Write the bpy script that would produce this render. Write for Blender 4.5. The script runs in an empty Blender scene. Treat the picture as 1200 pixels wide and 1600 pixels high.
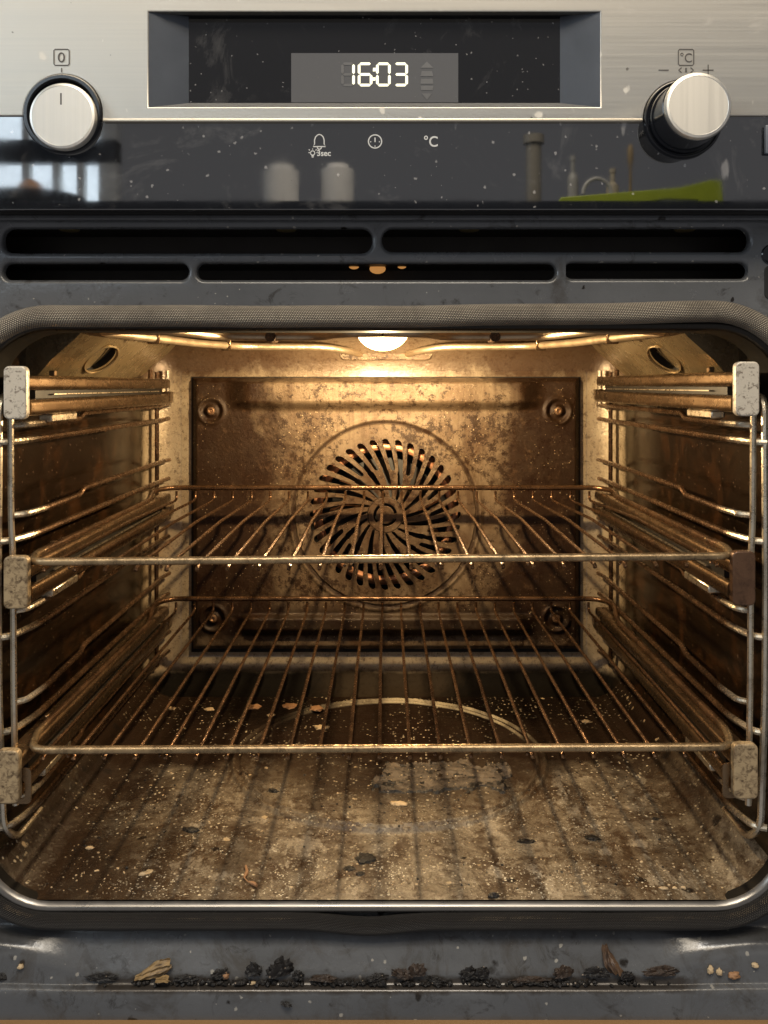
import bpy, bmesh, math, random
from mathutils import Vector, Matrix, noise

random.seed(7)
PI = math.pi
S = bpy.context.scene
C = S.collection

# ------------------------------------------------------------------ camera
F, PX0, HOR, CAM_Y, PITCH = 1400.0, 604.0, 602.0, -0.57, 0.0
PY0 = HOR + F * math.tan(PITCH)
cam = bpy.data.cameras.new('camera')
cam.sensor_width = 36
cam.lens = F * 36 / 1600
cam.shift_x = (600 - PX0) / 1600
cam.shift_y = -(800 - PY0) / 1600
cam.clip_start, cam.clip_end = 0.02, 60
camo = bpy.data.objects.new('camera', cam)
C.objects.link(camo)
camo.location = (0, CAM_Y, 0)
camo.rotation_euler = (PI / 2 - PITCH, 0, 0)
S.camera = camo

# ------------------------------------------------------------------ world, lamps, exposure
S.view_settings.view_transform = 'Standard'
S.view_settings.look = 'None'
S.view_settings.exposure = 0
S.view_settings.gamma = 1
S.cycles.use_denoising = True
S.cycles.max_bounces = 8
S.cycles.caustics_reflective = True
S.cycles.sample_clamp_indirect = 4
S.cycles.blur_glossy = 0.5
W = bpy.data.worlds.new('World')
S.world = W
W.use_nodes = True
W.node_tree.nodes['Background'].inputs[0].default_value = (.97, .96, 1.0, 1)
W.node_tree.nodes['Background'].inputs[1].default_value = .24


def area_lamp(name, loc, target, sx, sy, power, col):
    l = bpy.data.lights.new(name, 'AREA')
    l.shape = 'RECTANGLE'
    l.size, l.size_y, l.energy, l.color = sx, sy, power, col
    o = bpy.data.objects.new(name, l)
    C.objects.link(o)
    o.location = loc
    o.rotation_euler = (Vector(target) - Vector(loc)).to_track_quat('-Z', 'Y').to_euler()
    return o


# kitchen ceiling light over the worktop opposite, and daylight from the left
area_lamp('ceiling_lamp', (.05, -1.02, 1.15), (.05, -1.0, 0), 1.3, .5, 19.5, (1, .86, .66))
area_lamp('window_daylight', (-2.3, -1.2, .9), (0, 0, -.1), .8, 1.1, 14, (.78, .90, 1))
area_lamp('sill_fill', (0, -.95, 1.60), (0, -.5, 0), .6, .3, 14, (1, .94, .85))  # added fill without a known fitting, brightens the sill from above
BULB, BULB_W = 16.0, 5.1          # radiance of the bulb glass, watts of its filament


# ------------------------------------------------------------------ measuring: photo pixel -> point at depth Y
def at(px, py, Y):
    r, u = (px - PX0) / F, -(py - PY0) / F
    dy = math.cos(PITCH) + u * math.sin(PITCH)
    dz = -math.sin(PITCH) + u * math.cos(PITCH)
    k = (Y - CAM_Y) / dy
    return Vector((r * k, Y, dz * k))


def mirrored(px, py, Y, plane=-.0285):
    """point at depth Y behind the camera whose image in the black glass falls on that photo pixel"""
    a = at(px, py, 2 * plane - Y)
    return Vector((a.x, Y, a.z))


CX = -.003
HW, ZT, ZB, YB = .254, .050, -.327, .4015        # cavity half width, top, bottom, back
PANEL_Y = .394
FCX, FCZ = at(602, 804, PANEL_Y).x, at(602, 804, PANEL_Y).z
RCX, RCY = at(612, 1180, .22).x - .002, .219    # pressed ring in the floor


# ------------------------------------------------------------------ materials
def mat(name):
    m = bpy.data.materials.new(name)
    m.use_nodes = True
    nt = m.node_tree
    return m, nt, nt.nodes['Principled BSDF']


def nd(nt, kind, **kw):
    n = nt.nodes.new('ShaderNode' + kind)
    for k, v in kw.items():
        if k.startswith('_'):
            setattr(n, k[1:], v)
        else:
            key = int(k[1:]) if k[0] == 'i' and k[1:].isdigit() else k.replace('__', ' ')
            if isinstance(v, bpy.types.NodeSocket):
                nt.links.new(v, n.inputs[key])
            else:
                n.inputs[key].default_value = v
    return n


def coords(nt, scale=(1, 1, 1), rot=(0, 0, 0)):
    t = nt.nodes.new('ShaderNodeTexCoord')
    mp = nd(nt, 'Mapping', Vector=t.outputs['Object'], Scale=scale, Rotation=rot)
    return mp.outputs[0]


def noi(nt, vec, scale, detail=6, rough=.6, dist=0):
    return nd(nt, 'TexNoise', Vector=vec, Scale=scale, Detail=detail, Roughness=rough, Distortion=dist).outputs['Fac']


def ramp(nt, fac, a, b, va=0.0, vb=1.0):
    return nd(nt, 'MapRange', Value=fac, **{'From__Min': a, 'From__Max': b, 'To__Min': va, 'To__Max': vb}).outputs[0]


def mth(nt, op, a, b=0.0, c=0.0):
    return nd(nt, 'Math', _operation=op, i0=a, i1=b, i2=c).outputs[0]


def mixc(nt, fac, a, b):
    n = nt.nodes.new('ShaderNodeMix')
    n.data_type = 'RGBA'
    for sock, v in ((n.inputs[0], fac), (n.inputs[6], a), (n.inputs[7], b)):
        if isinstance(v, bpy.types.NodeSocket):
            nt.links.new(v, sock)
        else:
            sock.default_value = v if not isinstance(v, tuple) or len(v) == 4 else (*v, 1)
    return n.outputs[2]


def wire_up(nt, p, color=None, rough=None, metal=None, bump=None, bdist=.0005, bstr=1.0, spec=None):
    for key, v in (('Base Color', color), ('Roughness', rough), ('Metallic', metal), ('Specular IOR Level', spec)):
        if v is None:
            continue
        if isinstance(v, bpy.types.NodeSocket):
            nt.links.new(v, p.inputs[key])
        else:
            p.inputs[key].default_value = (*v, 1) if isinstance(v, tuple) else v
    if bump is not None:
        b = nd(nt, 'Bump', Height=bump, Distance=bdist, Strength=bstr)
        nt.links.new(b.outputs[0], p.inputs['Normal'])


def specks(nt, vec, scale, size, keep, seed=0.0):
    """small irregular spots: voronoi cells, only a share of which carry a spot"""
    dv = nd(nt, 'TexNoise', Vector=vec, Scale=scale * 1.7, Detail=3).outputs['Color']
    wv = nd(nt, 'VectorMath', _operation='MULTIPLY_ADD', i0=dv, i1=(.55 / scale,) * 3, i2=vec).outputs[0]
    v = nd(nt, 'TexVoronoi', Vector=wv, Scale=scale)
    g = nd(nt, 'SeparateColor', Color=v.outputs['Color'])
    k = mth(nt, 'GREATER_THAN', g.outputs[0], 1 - keep)
    sz = mth(nt, 'MULTIPLY', g.outputs[1], size)
    spot = nd(nt, 'MapRange', Value=mth(nt, 'DIVIDE', v.outputs['Distance'], mth(nt, 'ADD', sz, .02)),
              **{'From__Min': .75, 'From__Max': 1.1, 'To__Min': 1.0, 'To__Max': 0.0}).outputs[0]
    return mth(nt, 'MULTIPLY', k, spot)


def grime_mat(name, base, dark, s1=9, lo=.42, hi=.66, fine=180, rough=(.25, .55), metal=0.0, speck=.0, speckcol=(.5, .36, .2),
              bdist=.0006, mid=None, streak=None, spec=.5, front=None):
    m, nt, p = mat(name)
    v = coords(nt, streak or (1, 1, 1))
    big = ramp(nt, noi(nt, v, s1, 8, .68, .6), lo, hi)
    fin = ramp(nt, noi(nt, v, fine, 5, .7), .42, .68)
    f = mth(nt, 'MULTIPLY', big, mth(nt, 'ADD', mth(nt, 'MULTIPLY', fin, .55), .45))
    c = mixc(nt, f, base, dark)
    if front:                # wiped clean near the mouth of the oven, burnt on further in
        yy = nd(nt, 'SeparateXYZ', Vector=coords(nt)).outputs[1]
        ff = ramp(nt, mth(nt, 'ADD', yy, mth(nt, 'MULTIPLY', noi(nt, v, s1, 4, .6), .02)), .030, .055)
        c = mixc(nt, ff, mixc(nt, mth(nt, 'MULTIPLY', f, .9), front, dark), c)
    if mid:
        c = mixc(nt, mth(nt, 'MULTIPLY', ramp(nt, noi(nt, v, s1 * 2.3, 6, .7, 1.0), .5, .64), .75), c, mid)
    if speck:
        sp = specks(nt, coords(nt), 620, .5, speck)
        c = mixc(nt, sp, c, speckcol)
    r = ramp(nt, noi(nt, v, s1 * 4, 5, .7), .3, .7, *rough)
    wire_up(nt, p, c, r, metal, noi(nt, coords(nt), fine * 2, 4, .7), bdist, .5, spec)
    return m


M = {}
M['enamel'] = grime_mat('cavity_enamel', (.33, .27, .195), (.055, .026, .011), 7, .46, .76, 210, (.22, .45), .15, .05, (.55, .42, .26), mid=(.17, .10, .05))
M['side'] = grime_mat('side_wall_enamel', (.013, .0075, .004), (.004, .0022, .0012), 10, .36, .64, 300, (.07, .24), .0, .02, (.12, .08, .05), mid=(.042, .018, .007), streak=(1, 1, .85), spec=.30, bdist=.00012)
M['corner'] = grime_mat('upper_corner_enamel', (.38, .29, .165), (.07, .035, .014), 9, .42, .70, 200, (.2, .36), .65, .02)
M['ceil'] = grime_mat('browned_ceiling_enamel', (.075, .045, .025), (.02, .009, .004), 9, .42, .66, 200, (.25, .45), .15, .0)
M['panel'] = grime_mat('back_panel_enamel', (.215, .155, .098), (.028, .012, .006), 9, .40, .58, 330, (.25, .5), .1, .10, (.60, .46, .28), mid=(.10, .052, .024))
M['grille'] = grime_mat('grille_enamel', (.25, .19, .125), (.06, .03, .014), 12, .46, .7, 330, (.25, .5), .2, .07, (.6, .46, .28))
M['wire'] = grime_mat('browned_chrome', (.165, .092, .048), (.020, .010, .005), 50, .38, .60, 700, (.16, .34), .7, .0, bdist=.0003, front=(.74, .64, .48))
M['wire_clean'] = grime_mat('chrome_wire', (.72, .64, .50), (.20, .12, .06), 45, .50, .74, 600, (.2, .4), .95, .0, bdist=.0003)
M['rail'] = grime_mat('greasy_rail_steel', (.25, .165, .092), (.035, .018, .009), 26, .50, .74, 420, (.20, .34), .92, .0, streak=(1, .5, 1), bdist=.00015)
M['cap'] = grime_mat('satin_cap_steel', (.64, .57, .46), (.07, .035, .015), 260, .52, .60, 380, (.3, .5), .25, .0, bdist=.0003)
M['cap_brown'] = grime_mat('stained_cap_steel', (.42, .31, .175), (.05, .025, .011), 240, .44, .58, 380, (.3, .5), .25, .0, bdist=.0003)
M['cap_dark'] = grime_mat('browned_cap_steel', (.115, .060, .032), (.03, .014, .007), 60, .46, .66, 380, (.2, .4), .4, .0, bdist=.0003)
M['char'] = grime_mat('charred_food', (.014, .011, .009), (.005, .004, .003), 120, .4, .6, 900, (.22, .6), 0, .04, (.25, .2, .15), bdist=.0012)
M['char_brown'] = grime_mat('brown_burnt_food', (.050, .030, .018), (.008, .006, .004), 150, .4, .6, 900, (.22, .6), 0, .04, (.25, .2, .15), bdist=.0012)
M['crumb_tan'] = grime_mat('toasted_crumb', (.56, .42, .25), (.28, .17, .08), 150, .45, .65, 900, (.5, .8), 0, 0, bdist=.0006)
M['crumb_orange'] = grime_mat('orange_crumb', (.34, .18, .085), (.15, .07, .03), 150, .45, .65, 900, (.4, .7), 0, 0)
M['peel'] = grime_mat('dry_peel', (.38, .25, .11), (.05, .028, .012), 140, .40, .56, 500, (.3, .6), 0, 0, streak=(.25, 1, 1))
M['peel_brown'] = grime_mat('brown_peel', (.13, .075, .04), (.025, .013, .008), 90, .42, .6, 500, (.25, .6), 0, 0, streak=(1, 1, .3))
M['copper'] = grime_mat('heat_tinted_element', (.62, .30, .16), (.20, .08, .04), 25, .45, .7, 300, (.3, .5), .5, 0)
M['screw'] = grime_mat('browned_screw', (.42, .26, .15), (.10, .045, .02), 200, .45, .7, 800, (.3, .5), .8, 0)
M['element'] = grime_mat('grill_element_steel', (.60, .47, .31), (.2, .12, .06), 18, .5, .75, 300, (.3, .5), .8, 0)
M['wood'] = grime_mat('cabinet_wood', (.25, .14, .055), (.11, .055, .02), 16, .4, .7, 260, (.45, .65), 0, 0, streak=(.12, 1, 1))


def frame_mat():
    m, nt, p = mat('grey_frame_enamel')
    v = coords(nt)
    c = mixc(nt, ramp(nt, noi(nt, v, 6, 6, .6), .35, .7), (.100, .103, .108), (.150, .153, .158))
    c = mixc(nt, mth(nt, 'MULTIPLY', ramp(nt, noi(nt, v, 55, 8, .75, .8), .57, .68), .75), c, (.030, .026, .022))
    c = mixc(nt, mth(nt, 'MULTIPLY', ramp(nt, noi(nt, v, 14, 7, .7, 1.5), .56, .68), .5), c, (.040, .031, .022))
    c = mixc(nt, specks(nt, v, 260, .36, .10), c, (.36, .34, .30))
    c = mixc(nt, specks(nt, v, 85, .36, .10), c, (.018, .015, .012))
    s = nd(nt, 'SeparateXYZ', Vector=v)
    X, Z = s.outputs[0], s.outputs[2]
    wob = mth(nt, 'SUBTRACT', noi(nt, v, 34, 7, .75, .8), .5)
    gr = mth(nt, 'MULTIPLY', ramp(nt, mth(nt, 'ADD', Z, mth(nt, 'MULTIPLY', wob, .010)), -.3690, -.3715), ramp(nt, mth(nt, 'ADD', Z, mth(nt, 'MULTIPLY', wob, .006)), -.3775, -.3755))
    gr = mth(nt, 'MULTIPLY', gr, ramp(nt, mth(nt, 'ADD', mth(nt, 'ABSOLUTE', X), mth(nt, 'MULTIPLY', wob, .1)), .205, .175))
    smear = mth(nt, 'MULTIPLY', ramp(nt, noi(nt, coords(nt, (1, 1, .6)), 24, 8, .74, 1.2), .52, .64), ramp(nt, Z, -.340, -.352))
    c = mixc(nt, mth(nt, 'MULTIPLY', smear, .55), c, (.060, .048, .034))
    c = mixc(nt, mth(nt, 'MULTIPLY', gr, .85), c, (.030, .022, .015))
    dark_mask = mth(nt, 'MULTIPLY', ramp(nt, mth(nt, 'ADD', Z, mth(nt, 'MULTIPLY', wob, .012)), -.3555, -.3485), ramp(nt, Z, -.30, -.33))  # shade just below the gasket, painted into the colour
    c = mixc(nt, mth(nt, 'MULTIPLY', dark_mask, .65), c, (.022, .019, .017))
    r = ramp(nt, noi(nt, v, 30, 6, .7), .3, .7, .15, .32)
    wire_up(nt, p, c, r, .2, noi(nt, v, 260, 4, .6), .0003, .5)
    return m


def steel_mat(name, streak, tint=(.73, .675, .58), spots=True, tang=(1, 0)):
    m, nt, p = mat(name)
    v = coords(nt)
    vs = coords(nt, streak)
    st = noi(nt, vs, 1.0, 5, .7)
    c = mixc(nt, ramp(nt, st, .3, .7), tuple(x * .96 for x in tint), tuple(min(1, x * 1.03) for x in tint))
    rough = ramp(nt, st, .3, .7, .40, .48)
    met = 1.0
    if spots:
        sp = mth(nt, 'MAXIMUM', specks(nt, v, 60, .26, .22), specks(nt, coords(nt, (1, 1, .55)), 130, .30, .18))
        mist = mth(nt, 'MULTIPLY', ramp(nt, noi(nt, v, 24, 7, .7, 1.2), .60, .74), .30)
        sp = mth(nt, 'MULTIPLY', mth(nt, 'MAXIMUM', sp, mist), .62)
        c = mixc(nt, sp, c, (.86, .81, .71))
        met = mth(nt, 'SUBTRACT', 1.0, sp)
        rough = mth(nt, 'ADD', rough, mth(nt, 'MULTIPLY', sp, .2))
        dk = specks(nt, v, 170, .22, .07)
        c = mixc(nt, mth(nt, 'MULTIPLY', dk, .7), c, (.12, .09, .06))
    wire_up(nt, p, c, rough, met, st, .00003, .3)
    p.inputs['Anisotropic'].default_value = .80 if spots else .45
    tg = nd(nt, 'CombineXYZ', X=tang[0], Y=0.0, Z=tang[1])
    nt.links.new(tg.outputs[0], p.inputs['Tangent'])
    return m


def black_glass_mat(name='black_glass', base=(.006, .006, .006), ior=2.6, spots=1.0):
    m, nt, p = mat(name)
    v = coords(nt)
    sp = mth(nt, 'MAXIMUM', specks(nt, v, 95, .16, .10), specks(nt, coords(nt, (1, 1, .4), (0, .35, 0)), 75, .22, .10))
    sp = mth(nt, 'MAXIMUM', sp, specks(nt, v, 320, .34, .16))
    mist = mth(nt, 'MULTIPLY', ramp(nt, noi(nt, v, 17, 8, .72, 1.5), .56, .76), .14)
    fac = mth(nt, 'MULTIPLY', mth(nt, 'MAXIMUM', mth(nt, 'MULTIPLY', sp, .42), mist), spots)
    c = mixc(nt, fac, base, (.52, .50, .48))
    wire_up(nt, p, c, ramp(nt, noi(nt, v, 20, 6, .7), .4, .75, .02, .06))
    p.inputs['IOR'].default_value = ior
    return m


def plain_mat(name, col, rough, metal=0.0, emit=0.0, ior=1.5):
    m, nt, p = mat(name)
    v = coords(nt)
    n = noi(nt, v, 40, 5, .65)
    c = mixc(nt, ramp(nt, n, .3, .75), tuple(x * .86 for x in col), col)
    wire_up(nt, p, c, ramp(nt, n, .3, .7, max(.01, rough * .8), min(1, rough * 1.2)), metal)
    p.inputs['IOR'].default_value = ior
    if emit:
        nt.links.new(c, p.inputs['Emission Color'])
        p.inputs['Emission Strength'].default_value = emit
    return m


def gasket_mat():
    m, nt, p = mat('braided_gasket')
    uv = nt.nodes.new('ShaderNodeTexCoord').outputs['UV']
    sx = nd(nt, 'SeparateXYZ', Vector=uv)
    u, w = sx.outputs[0], sx.outputs[1]
    row = mth(nt, 'MULTIPLY', w, 40.0)
    rowid = mth(nt, 'FLOOR', row)
    st = mth(nt, 'ADD', mth(nt, 'MULTIPLY', u, 640.0), mth(nt, 'MULTIPLY', rowid, .37))
    a = mth(nt, 'ABSOLUTE', mth(nt, 'SINE', mth(nt, 'MULTIPLY', row, PI)))
    b = mth(nt, 'ABSOLUTE', mth(nt, 'SINE', mth(nt, 'MULTIPLY', st, PI)))
    h = mth(nt, 'MULTIPLY', mth(nt, 'POWER', a, .7), mth(nt, 'POWER', b, .6))
    v = coords(nt)
    dirt = ramp(nt, noi(nt, v, 16, 7, .7, .6), .46, .70)
    thread = mixc(nt, ramp(nt, h, .25, .8), (.035, .028, .021), (.45, .385, .295))
    c = mixc(nt, mth(nt, 'MULTIPLY', dirt, .7), thread, (.07, .055, .042))
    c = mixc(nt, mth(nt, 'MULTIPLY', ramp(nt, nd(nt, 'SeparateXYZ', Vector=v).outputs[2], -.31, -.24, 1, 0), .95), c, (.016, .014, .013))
    wire_up(nt, p, c, .5, .35, h, .0008, .8)
    return m


def panel_mat():
    m, nt, p = mat('stained_back_panel')
    v = coords(nt)
    s = nd(nt, 'SeparateXYZ', Vector=v)
    X, Z = s.outputs[0], s.outputs[2]
    wob = mth(nt, 'SUBTRACT', noi(nt, v, 14, 8, .7, .5), .5)
    c = mixc(nt, ramp(nt, noi(nt, v, 12, 8, .7, .8), .38, .66), (.25, .185, .118), (.095, .052, .025))
    # darker brown zones left and right, vertical runs below
    side = ramp(nt, mth(nt, 'ADD', mth(nt, 'ABSOLUTE', mth(nt, 'ADD', X, -.002)), mth(nt, 'MULTIPLY', wob, .16)), .105, .135)
    side = mth(nt, 'MULTIPLY', side, ramp(nt, mth(nt, 'ADD', Z, mth(nt, 'MULTIPLY', wob, .2)), -.32, -.24))
    c = mixc(nt, mth(nt, 'MULTIPLY', side, .90), c, (.021, .008, .0028))
    runs = noi(nt, coords(nt, (60, 1, 5)), 1, 6, .7, .4)
    c = mixc(nt, mth(nt, 'MULTIPLY', ramp(nt, runs, .50, .64), .45), c, (.05, .024, .011))
    dc = nd(nt, 'VectorMath', _operation='DISTANCE', i0=v, i1=(FCX, PANEL_Y, FCZ)).outputs['Value']
    grv = mth(nt, 'MULTIPLY', ramp(nt, dc, .0965, .0985), ramp(nt, dc, .1022, .1002))
    c = mixc(nt, mth(nt, 'MULTIPLY', grv, .8), c, (.022, .010, .005))
    low = mth(nt, 'MULTIPLY', ramp(nt, mth(nt, 'ADD', Z, mth(nt, 'MULTIPLY', wob, .03)), -.232, -.246), ramp(nt, Z, -.274, -.268))
    c = mixc(nt, mth(nt, 'MULTIPLY', low, .85), c, (.016, .008, .004))  # burnt dirt and shadow at the lower ridge, painted as one band
    near = mth(nt, 'MULTIPLY', ramp(nt, mth(nt, 'ADD', dc, mth(nt, 'MULTIPLY', wob, .05)), .100, .070), .5)
    c = mixc(nt, near, c, (.05, .026, .013))
    dens = ramp(nt, noi(nt, v, 16, 6, .65), .36, .64, .58, .45)
    grain = nd(nt, 'MapRange', Value=noi(nt, v, 120, 7, .82), To__Min=0.0, To__Max=1.0)
    nt.links.new(dens, grain.inputs[1])
    nt.links.new(mth(nt, 'ADD', dens, .07), grain.inputs[2])
    c = mixc(nt, mth(nt, 'MULTIPLY', grain.outputs[0], .85), c, (.024, .010, .004))
    lt = mth(nt, 'MULTIPLY', ramp(nt, noi(nt, v, 105, 7, .82), .55, .66), .42)
    c = mixc(nt, mth(nt, 'MULTIPLY', lt, side), c, (.17, .10, .052))
    c = mixc(nt, mth(nt, 'MULTIPLY', specks(nt, v, 700, .45, .12), ramp(nt, noi(nt, v, 13, 5, .6), .46, .62)), c, (.58, .45, .28))
    r = ramp(nt, noi(nt, v, 40, 7, .75), .32, .68, .22, .50)
    wire_up(nt, p, c, r, .15, noi(nt, v, 420, 4, .75), .0010, .7, .28)
    return m


def rear_mat():
    m, nt, p = mat('rear_wall_enamel')
    v = coords(nt)
    s = nd(nt, 'SeparateXYZ', Vector=v)
    X, Z = s.outputs[0], s.outputs[2]
    wob = mth(nt, 'SUBTRACT', noi(nt, v, 13, 8, .72, .5), .5)
    c = mixc(nt, ramp(nt, noi(nt, v, 9, 7, .7), .42, .74), (.44, .36, .25), (.27, .19, .11))
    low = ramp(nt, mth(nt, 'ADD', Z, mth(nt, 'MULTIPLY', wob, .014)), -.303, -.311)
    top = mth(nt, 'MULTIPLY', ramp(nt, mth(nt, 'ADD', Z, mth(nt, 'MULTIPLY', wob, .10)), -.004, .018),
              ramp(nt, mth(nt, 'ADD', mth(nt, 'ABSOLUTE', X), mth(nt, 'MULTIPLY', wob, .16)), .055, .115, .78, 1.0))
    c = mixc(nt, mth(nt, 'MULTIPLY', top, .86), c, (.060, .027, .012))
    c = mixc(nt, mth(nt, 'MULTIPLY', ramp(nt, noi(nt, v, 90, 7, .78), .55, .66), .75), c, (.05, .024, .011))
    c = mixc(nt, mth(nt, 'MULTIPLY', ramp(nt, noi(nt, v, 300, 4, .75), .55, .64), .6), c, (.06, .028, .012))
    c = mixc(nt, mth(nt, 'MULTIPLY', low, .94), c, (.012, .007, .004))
    dark_mask = mth(nt, 'MULTIPLY', low, ramp(nt, mth(nt, 'ADD', mth(nt, 'ABSOLUTE', X), mth(nt, 'MULTIPLY', wob, .10)), .05, .085))  # blacker towards both sides of the low rear
    c = mixc(nt, mth(nt, 'MULTIPLY', dark_mask, .9), c, (.0025, .002, .0015))
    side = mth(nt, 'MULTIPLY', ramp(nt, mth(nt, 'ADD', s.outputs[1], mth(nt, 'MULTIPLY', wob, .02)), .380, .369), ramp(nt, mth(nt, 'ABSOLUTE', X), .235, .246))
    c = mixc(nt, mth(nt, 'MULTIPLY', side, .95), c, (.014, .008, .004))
    rr = mth(nt, 'ADD', ramp(nt, noi(nt, v, 30, 6, .7), .3, .7, .20, .38), mth(nt, 'MULTIPLY', low, .4))
    wire_up(nt, p, c, rr, mth(nt, 'MULTIPLY', mth(nt, 'SUBTRACT', 1.0, low), .2), noi(nt, v, 380, 4, .7), .0007, .6, mth(nt, 'SUBTRACT', .5, mth(nt, 'MULTIPLY', low, .42)))
    return m


def floor_mat():
    m, nt, p = mat('burnt_cavity_floor')
    v = coords(nt)
    s = nd(nt, 'SeparateXYZ', Vector=v)
    X, Y = s.outputs[0], s.outputs[1]
    cloud = ramp(nt, noi(nt, v, 11, 9, .74, .9), .38, .62)
    c = mixc(nt, cloud, (.295, .238, .160), (.066, .040, .021))
    c = mixc(nt, mth(nt, 'MULTIPLY', ramp(nt, noi(nt, v, 26, 8, .78, 1.6), .50, .62), .85), c, (.045, .022, .010))
    c = mixc(nt, mth(nt, 'MULTIPLY', ramp(nt, noi(nt, v, 150, 6, .78), .52, .64), .78), c, (.040, .020, .010))
    c = mixc(nt, mth(nt, 'MULTIPLY', ramp(nt, noi(nt, v, 46, 8, .8, .6), .58, .68), .55), c, (.47, .39, .27))
    c = mixc(nt, mth(nt, 'MULTIPLY', ramp(nt, noi(nt, coords(nt, (1, .55, 1)), 19, 9, .72, .5), .545, .585), .72), c, (.050, .027, .013))
    c = mixc(nt, mth(nt, 'MULTIPLY', ramp(nt, noi(nt, coords(nt, (1, .6, 1)), 30, 9, .74, .3), .56, .60), .60), c, (.42, .35, .25))
    dcr = nd(nt, 'VectorMath', _operation='DISTANCE', i0=nd(nt, 'Mapping', Vector=v, Location=(-.012, -.265, 0), Scale=(.85, 1.3, 1)).outputs[0], i1=(0, 0, ZB)).outputs['Value']
    c = mixc(nt, mth(nt, 'MULTIPLY', ramp(nt, mth(nt, 'ADD', dcr, mth(nt, 'MULTIPLY', mth(nt, 'SUBTRACT', noi(nt, v, 24, 7, .75), .5), .10)), .125, .070), .86), c, (.036, .021, .011))
    # baked-on spill: over the rear half, inside the pressed ring, and the front left corner
    wob = mth(nt, 'MULTIPLY', mth(nt, 'SUBTRACT', noi(nt, v, 9, 7, .7), .5), .26)
    rear = mth(nt, 'MULTIPLY', ramp(nt, mth(nt, 'ADD', Y, wob), .14, .22), ramp(nt, mth(nt, 'ADD', Y, mth(nt, 'MULTIPLY', wob, .1)), .392, .372))
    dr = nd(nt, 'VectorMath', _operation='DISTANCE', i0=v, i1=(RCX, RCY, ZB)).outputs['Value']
    worn_glint = mth(nt, 'MAXIMUM', mth(nt, 'MULTIPLY', ramp(nt, dr, .1264, .1272), ramp(nt, dr, .1306, .1298)), mth(nt, 'MULTIPLY', ramp(nt, dr, .1332, .1340), ramp(nt, dr, .1380, .1370)))  # paler ring ridges: wiped wear and lamp highlight put into the colour
    worn_glint = mth(nt, 'MULTIPLY', worn_glint, ramp(nt, noi(nt, v, 12, 4, .6), .40, .55, .25, 1.0))
    worn_glint = mth(nt, 'MULTIPLY', worn_glint, ramp(nt, X, -.09, .0, .30, 1.0))
    keepr = mth(nt, 'SUBTRACT', .97, mth(nt, 'MULTIPLY', worn_glint, .45))
    c = mixc(nt, mth(nt, 'MULTIPLY', rear, keepr), c, (.014, .007, .004))
    dark_mask = mth(nt, 'MULTIPLY', ramp(nt, mth(nt, 'ADD', Y, mth(nt, 'MULTIPLY', wob, .5)), .275, .325), ramp(nt, mth(nt, 'ADD', mth(nt, 'ABSOLUTE', X), mth(nt, 'MULTIPLY', wob, .4)), .05, .085))  # blacker patches at both sides of the rear floor
    c = mixc(nt, mth(nt, 'MULTIPLY', dark_mask, .85), c, (.003, .002, .0015))
    d = nd(nt, 'VectorMath', _operation='DISTANCE', i0=v, i1=(-.20, .015, -.327)).outputs['Value']
    fl = ramp(nt, mth(nt, 'ADD', d, wob), .10, .04)
    c = mixc(nt, mth(nt, 'MULTIPLY', fl, .85), c, (.030, .017, .009))
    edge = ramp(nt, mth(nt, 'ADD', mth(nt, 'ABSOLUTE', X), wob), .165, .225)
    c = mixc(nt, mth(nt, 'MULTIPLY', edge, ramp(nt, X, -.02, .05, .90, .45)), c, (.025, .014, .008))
    pale = mth(nt, 'MULTIPLY', specks(nt, v, 420, .52, .22), ramp(nt, noi(nt, v, 13, 5, .6), .44, .60))
    c = mixc(nt, mth(nt, 'MULTIPLY', pale, .9), c, (.74, .62, .42))
    c = mixc(nt, specks(nt, v, 70, .34, .13), c, (.016, .011, .008))
    pale2 = specks(nt, v, 90, .24, .08)
    c = mixc(nt, mth(nt, 'MULTIPLY', pale2, .8), c, (.60, .45, .26))
    r = ramp(nt, noi(nt, v, 26, 7, .75), .32, .68, .12, .38)
    hgt = mth(nt, 'ADD', noi(nt, v, 190, 5, .75), mth(nt, 'MULTIPLY', pale, .8))
    arc = mth(nt, 'MULTIPLY', worn_glint, mth(nt, 'MULTIPLY', ramp(nt, Y, .22, .29), ramp(nt, mth(nt, 'ADD', X, mth(nt, 'MULTIPLY', wob, .2)), -.10, -.02)))  # lamp highlight painted along the ring's right rear arc
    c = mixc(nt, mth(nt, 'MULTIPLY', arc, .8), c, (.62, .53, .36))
    r = mth(nt, 'ADD', r, mth(nt, 'MULTIPLY', rear, .30))
    grain = noi(nt, v, 520, 3, .8)
    c = mixc(nt, mth(nt, 'MULTIPLY', ramp(nt, grain, .52, .66), .55), c, (.035, .02, .011))
    fine = mth(nt, 'MULTIPLY', mth(nt, 'MAXIMUM', specks(nt, v, 820, .55, .26), specks(nt, v, 430, .42, .10)), mth(nt, 'MULTIPLY', ramp(nt, noi(nt, v, 19, 7, .7), .47, .60), ramp(nt, Y, .16, .05, .30, 1.0)))
    fine = mth(nt, 'MULTIPLY', fine, mth(nt, 'SUBTRACT', 1.0, mth(nt, 'MULTIPLY', edge, .9)))
    c = mixc(nt, mth(nt, 'MULTIPLY', fine, mth(nt, 'SUBTRACT', .95, mth(nt, 'MULTIPLY', rear, .92))), c, (.84, .76, .58))
    sp = mth(nt, 'SUBTRACT', .36, mth(nt, 'MULTIPLY', rear, .30))
    wire_up(nt, p, c, r, .0, hgt, .0014, .75, sp)
    return m


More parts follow.
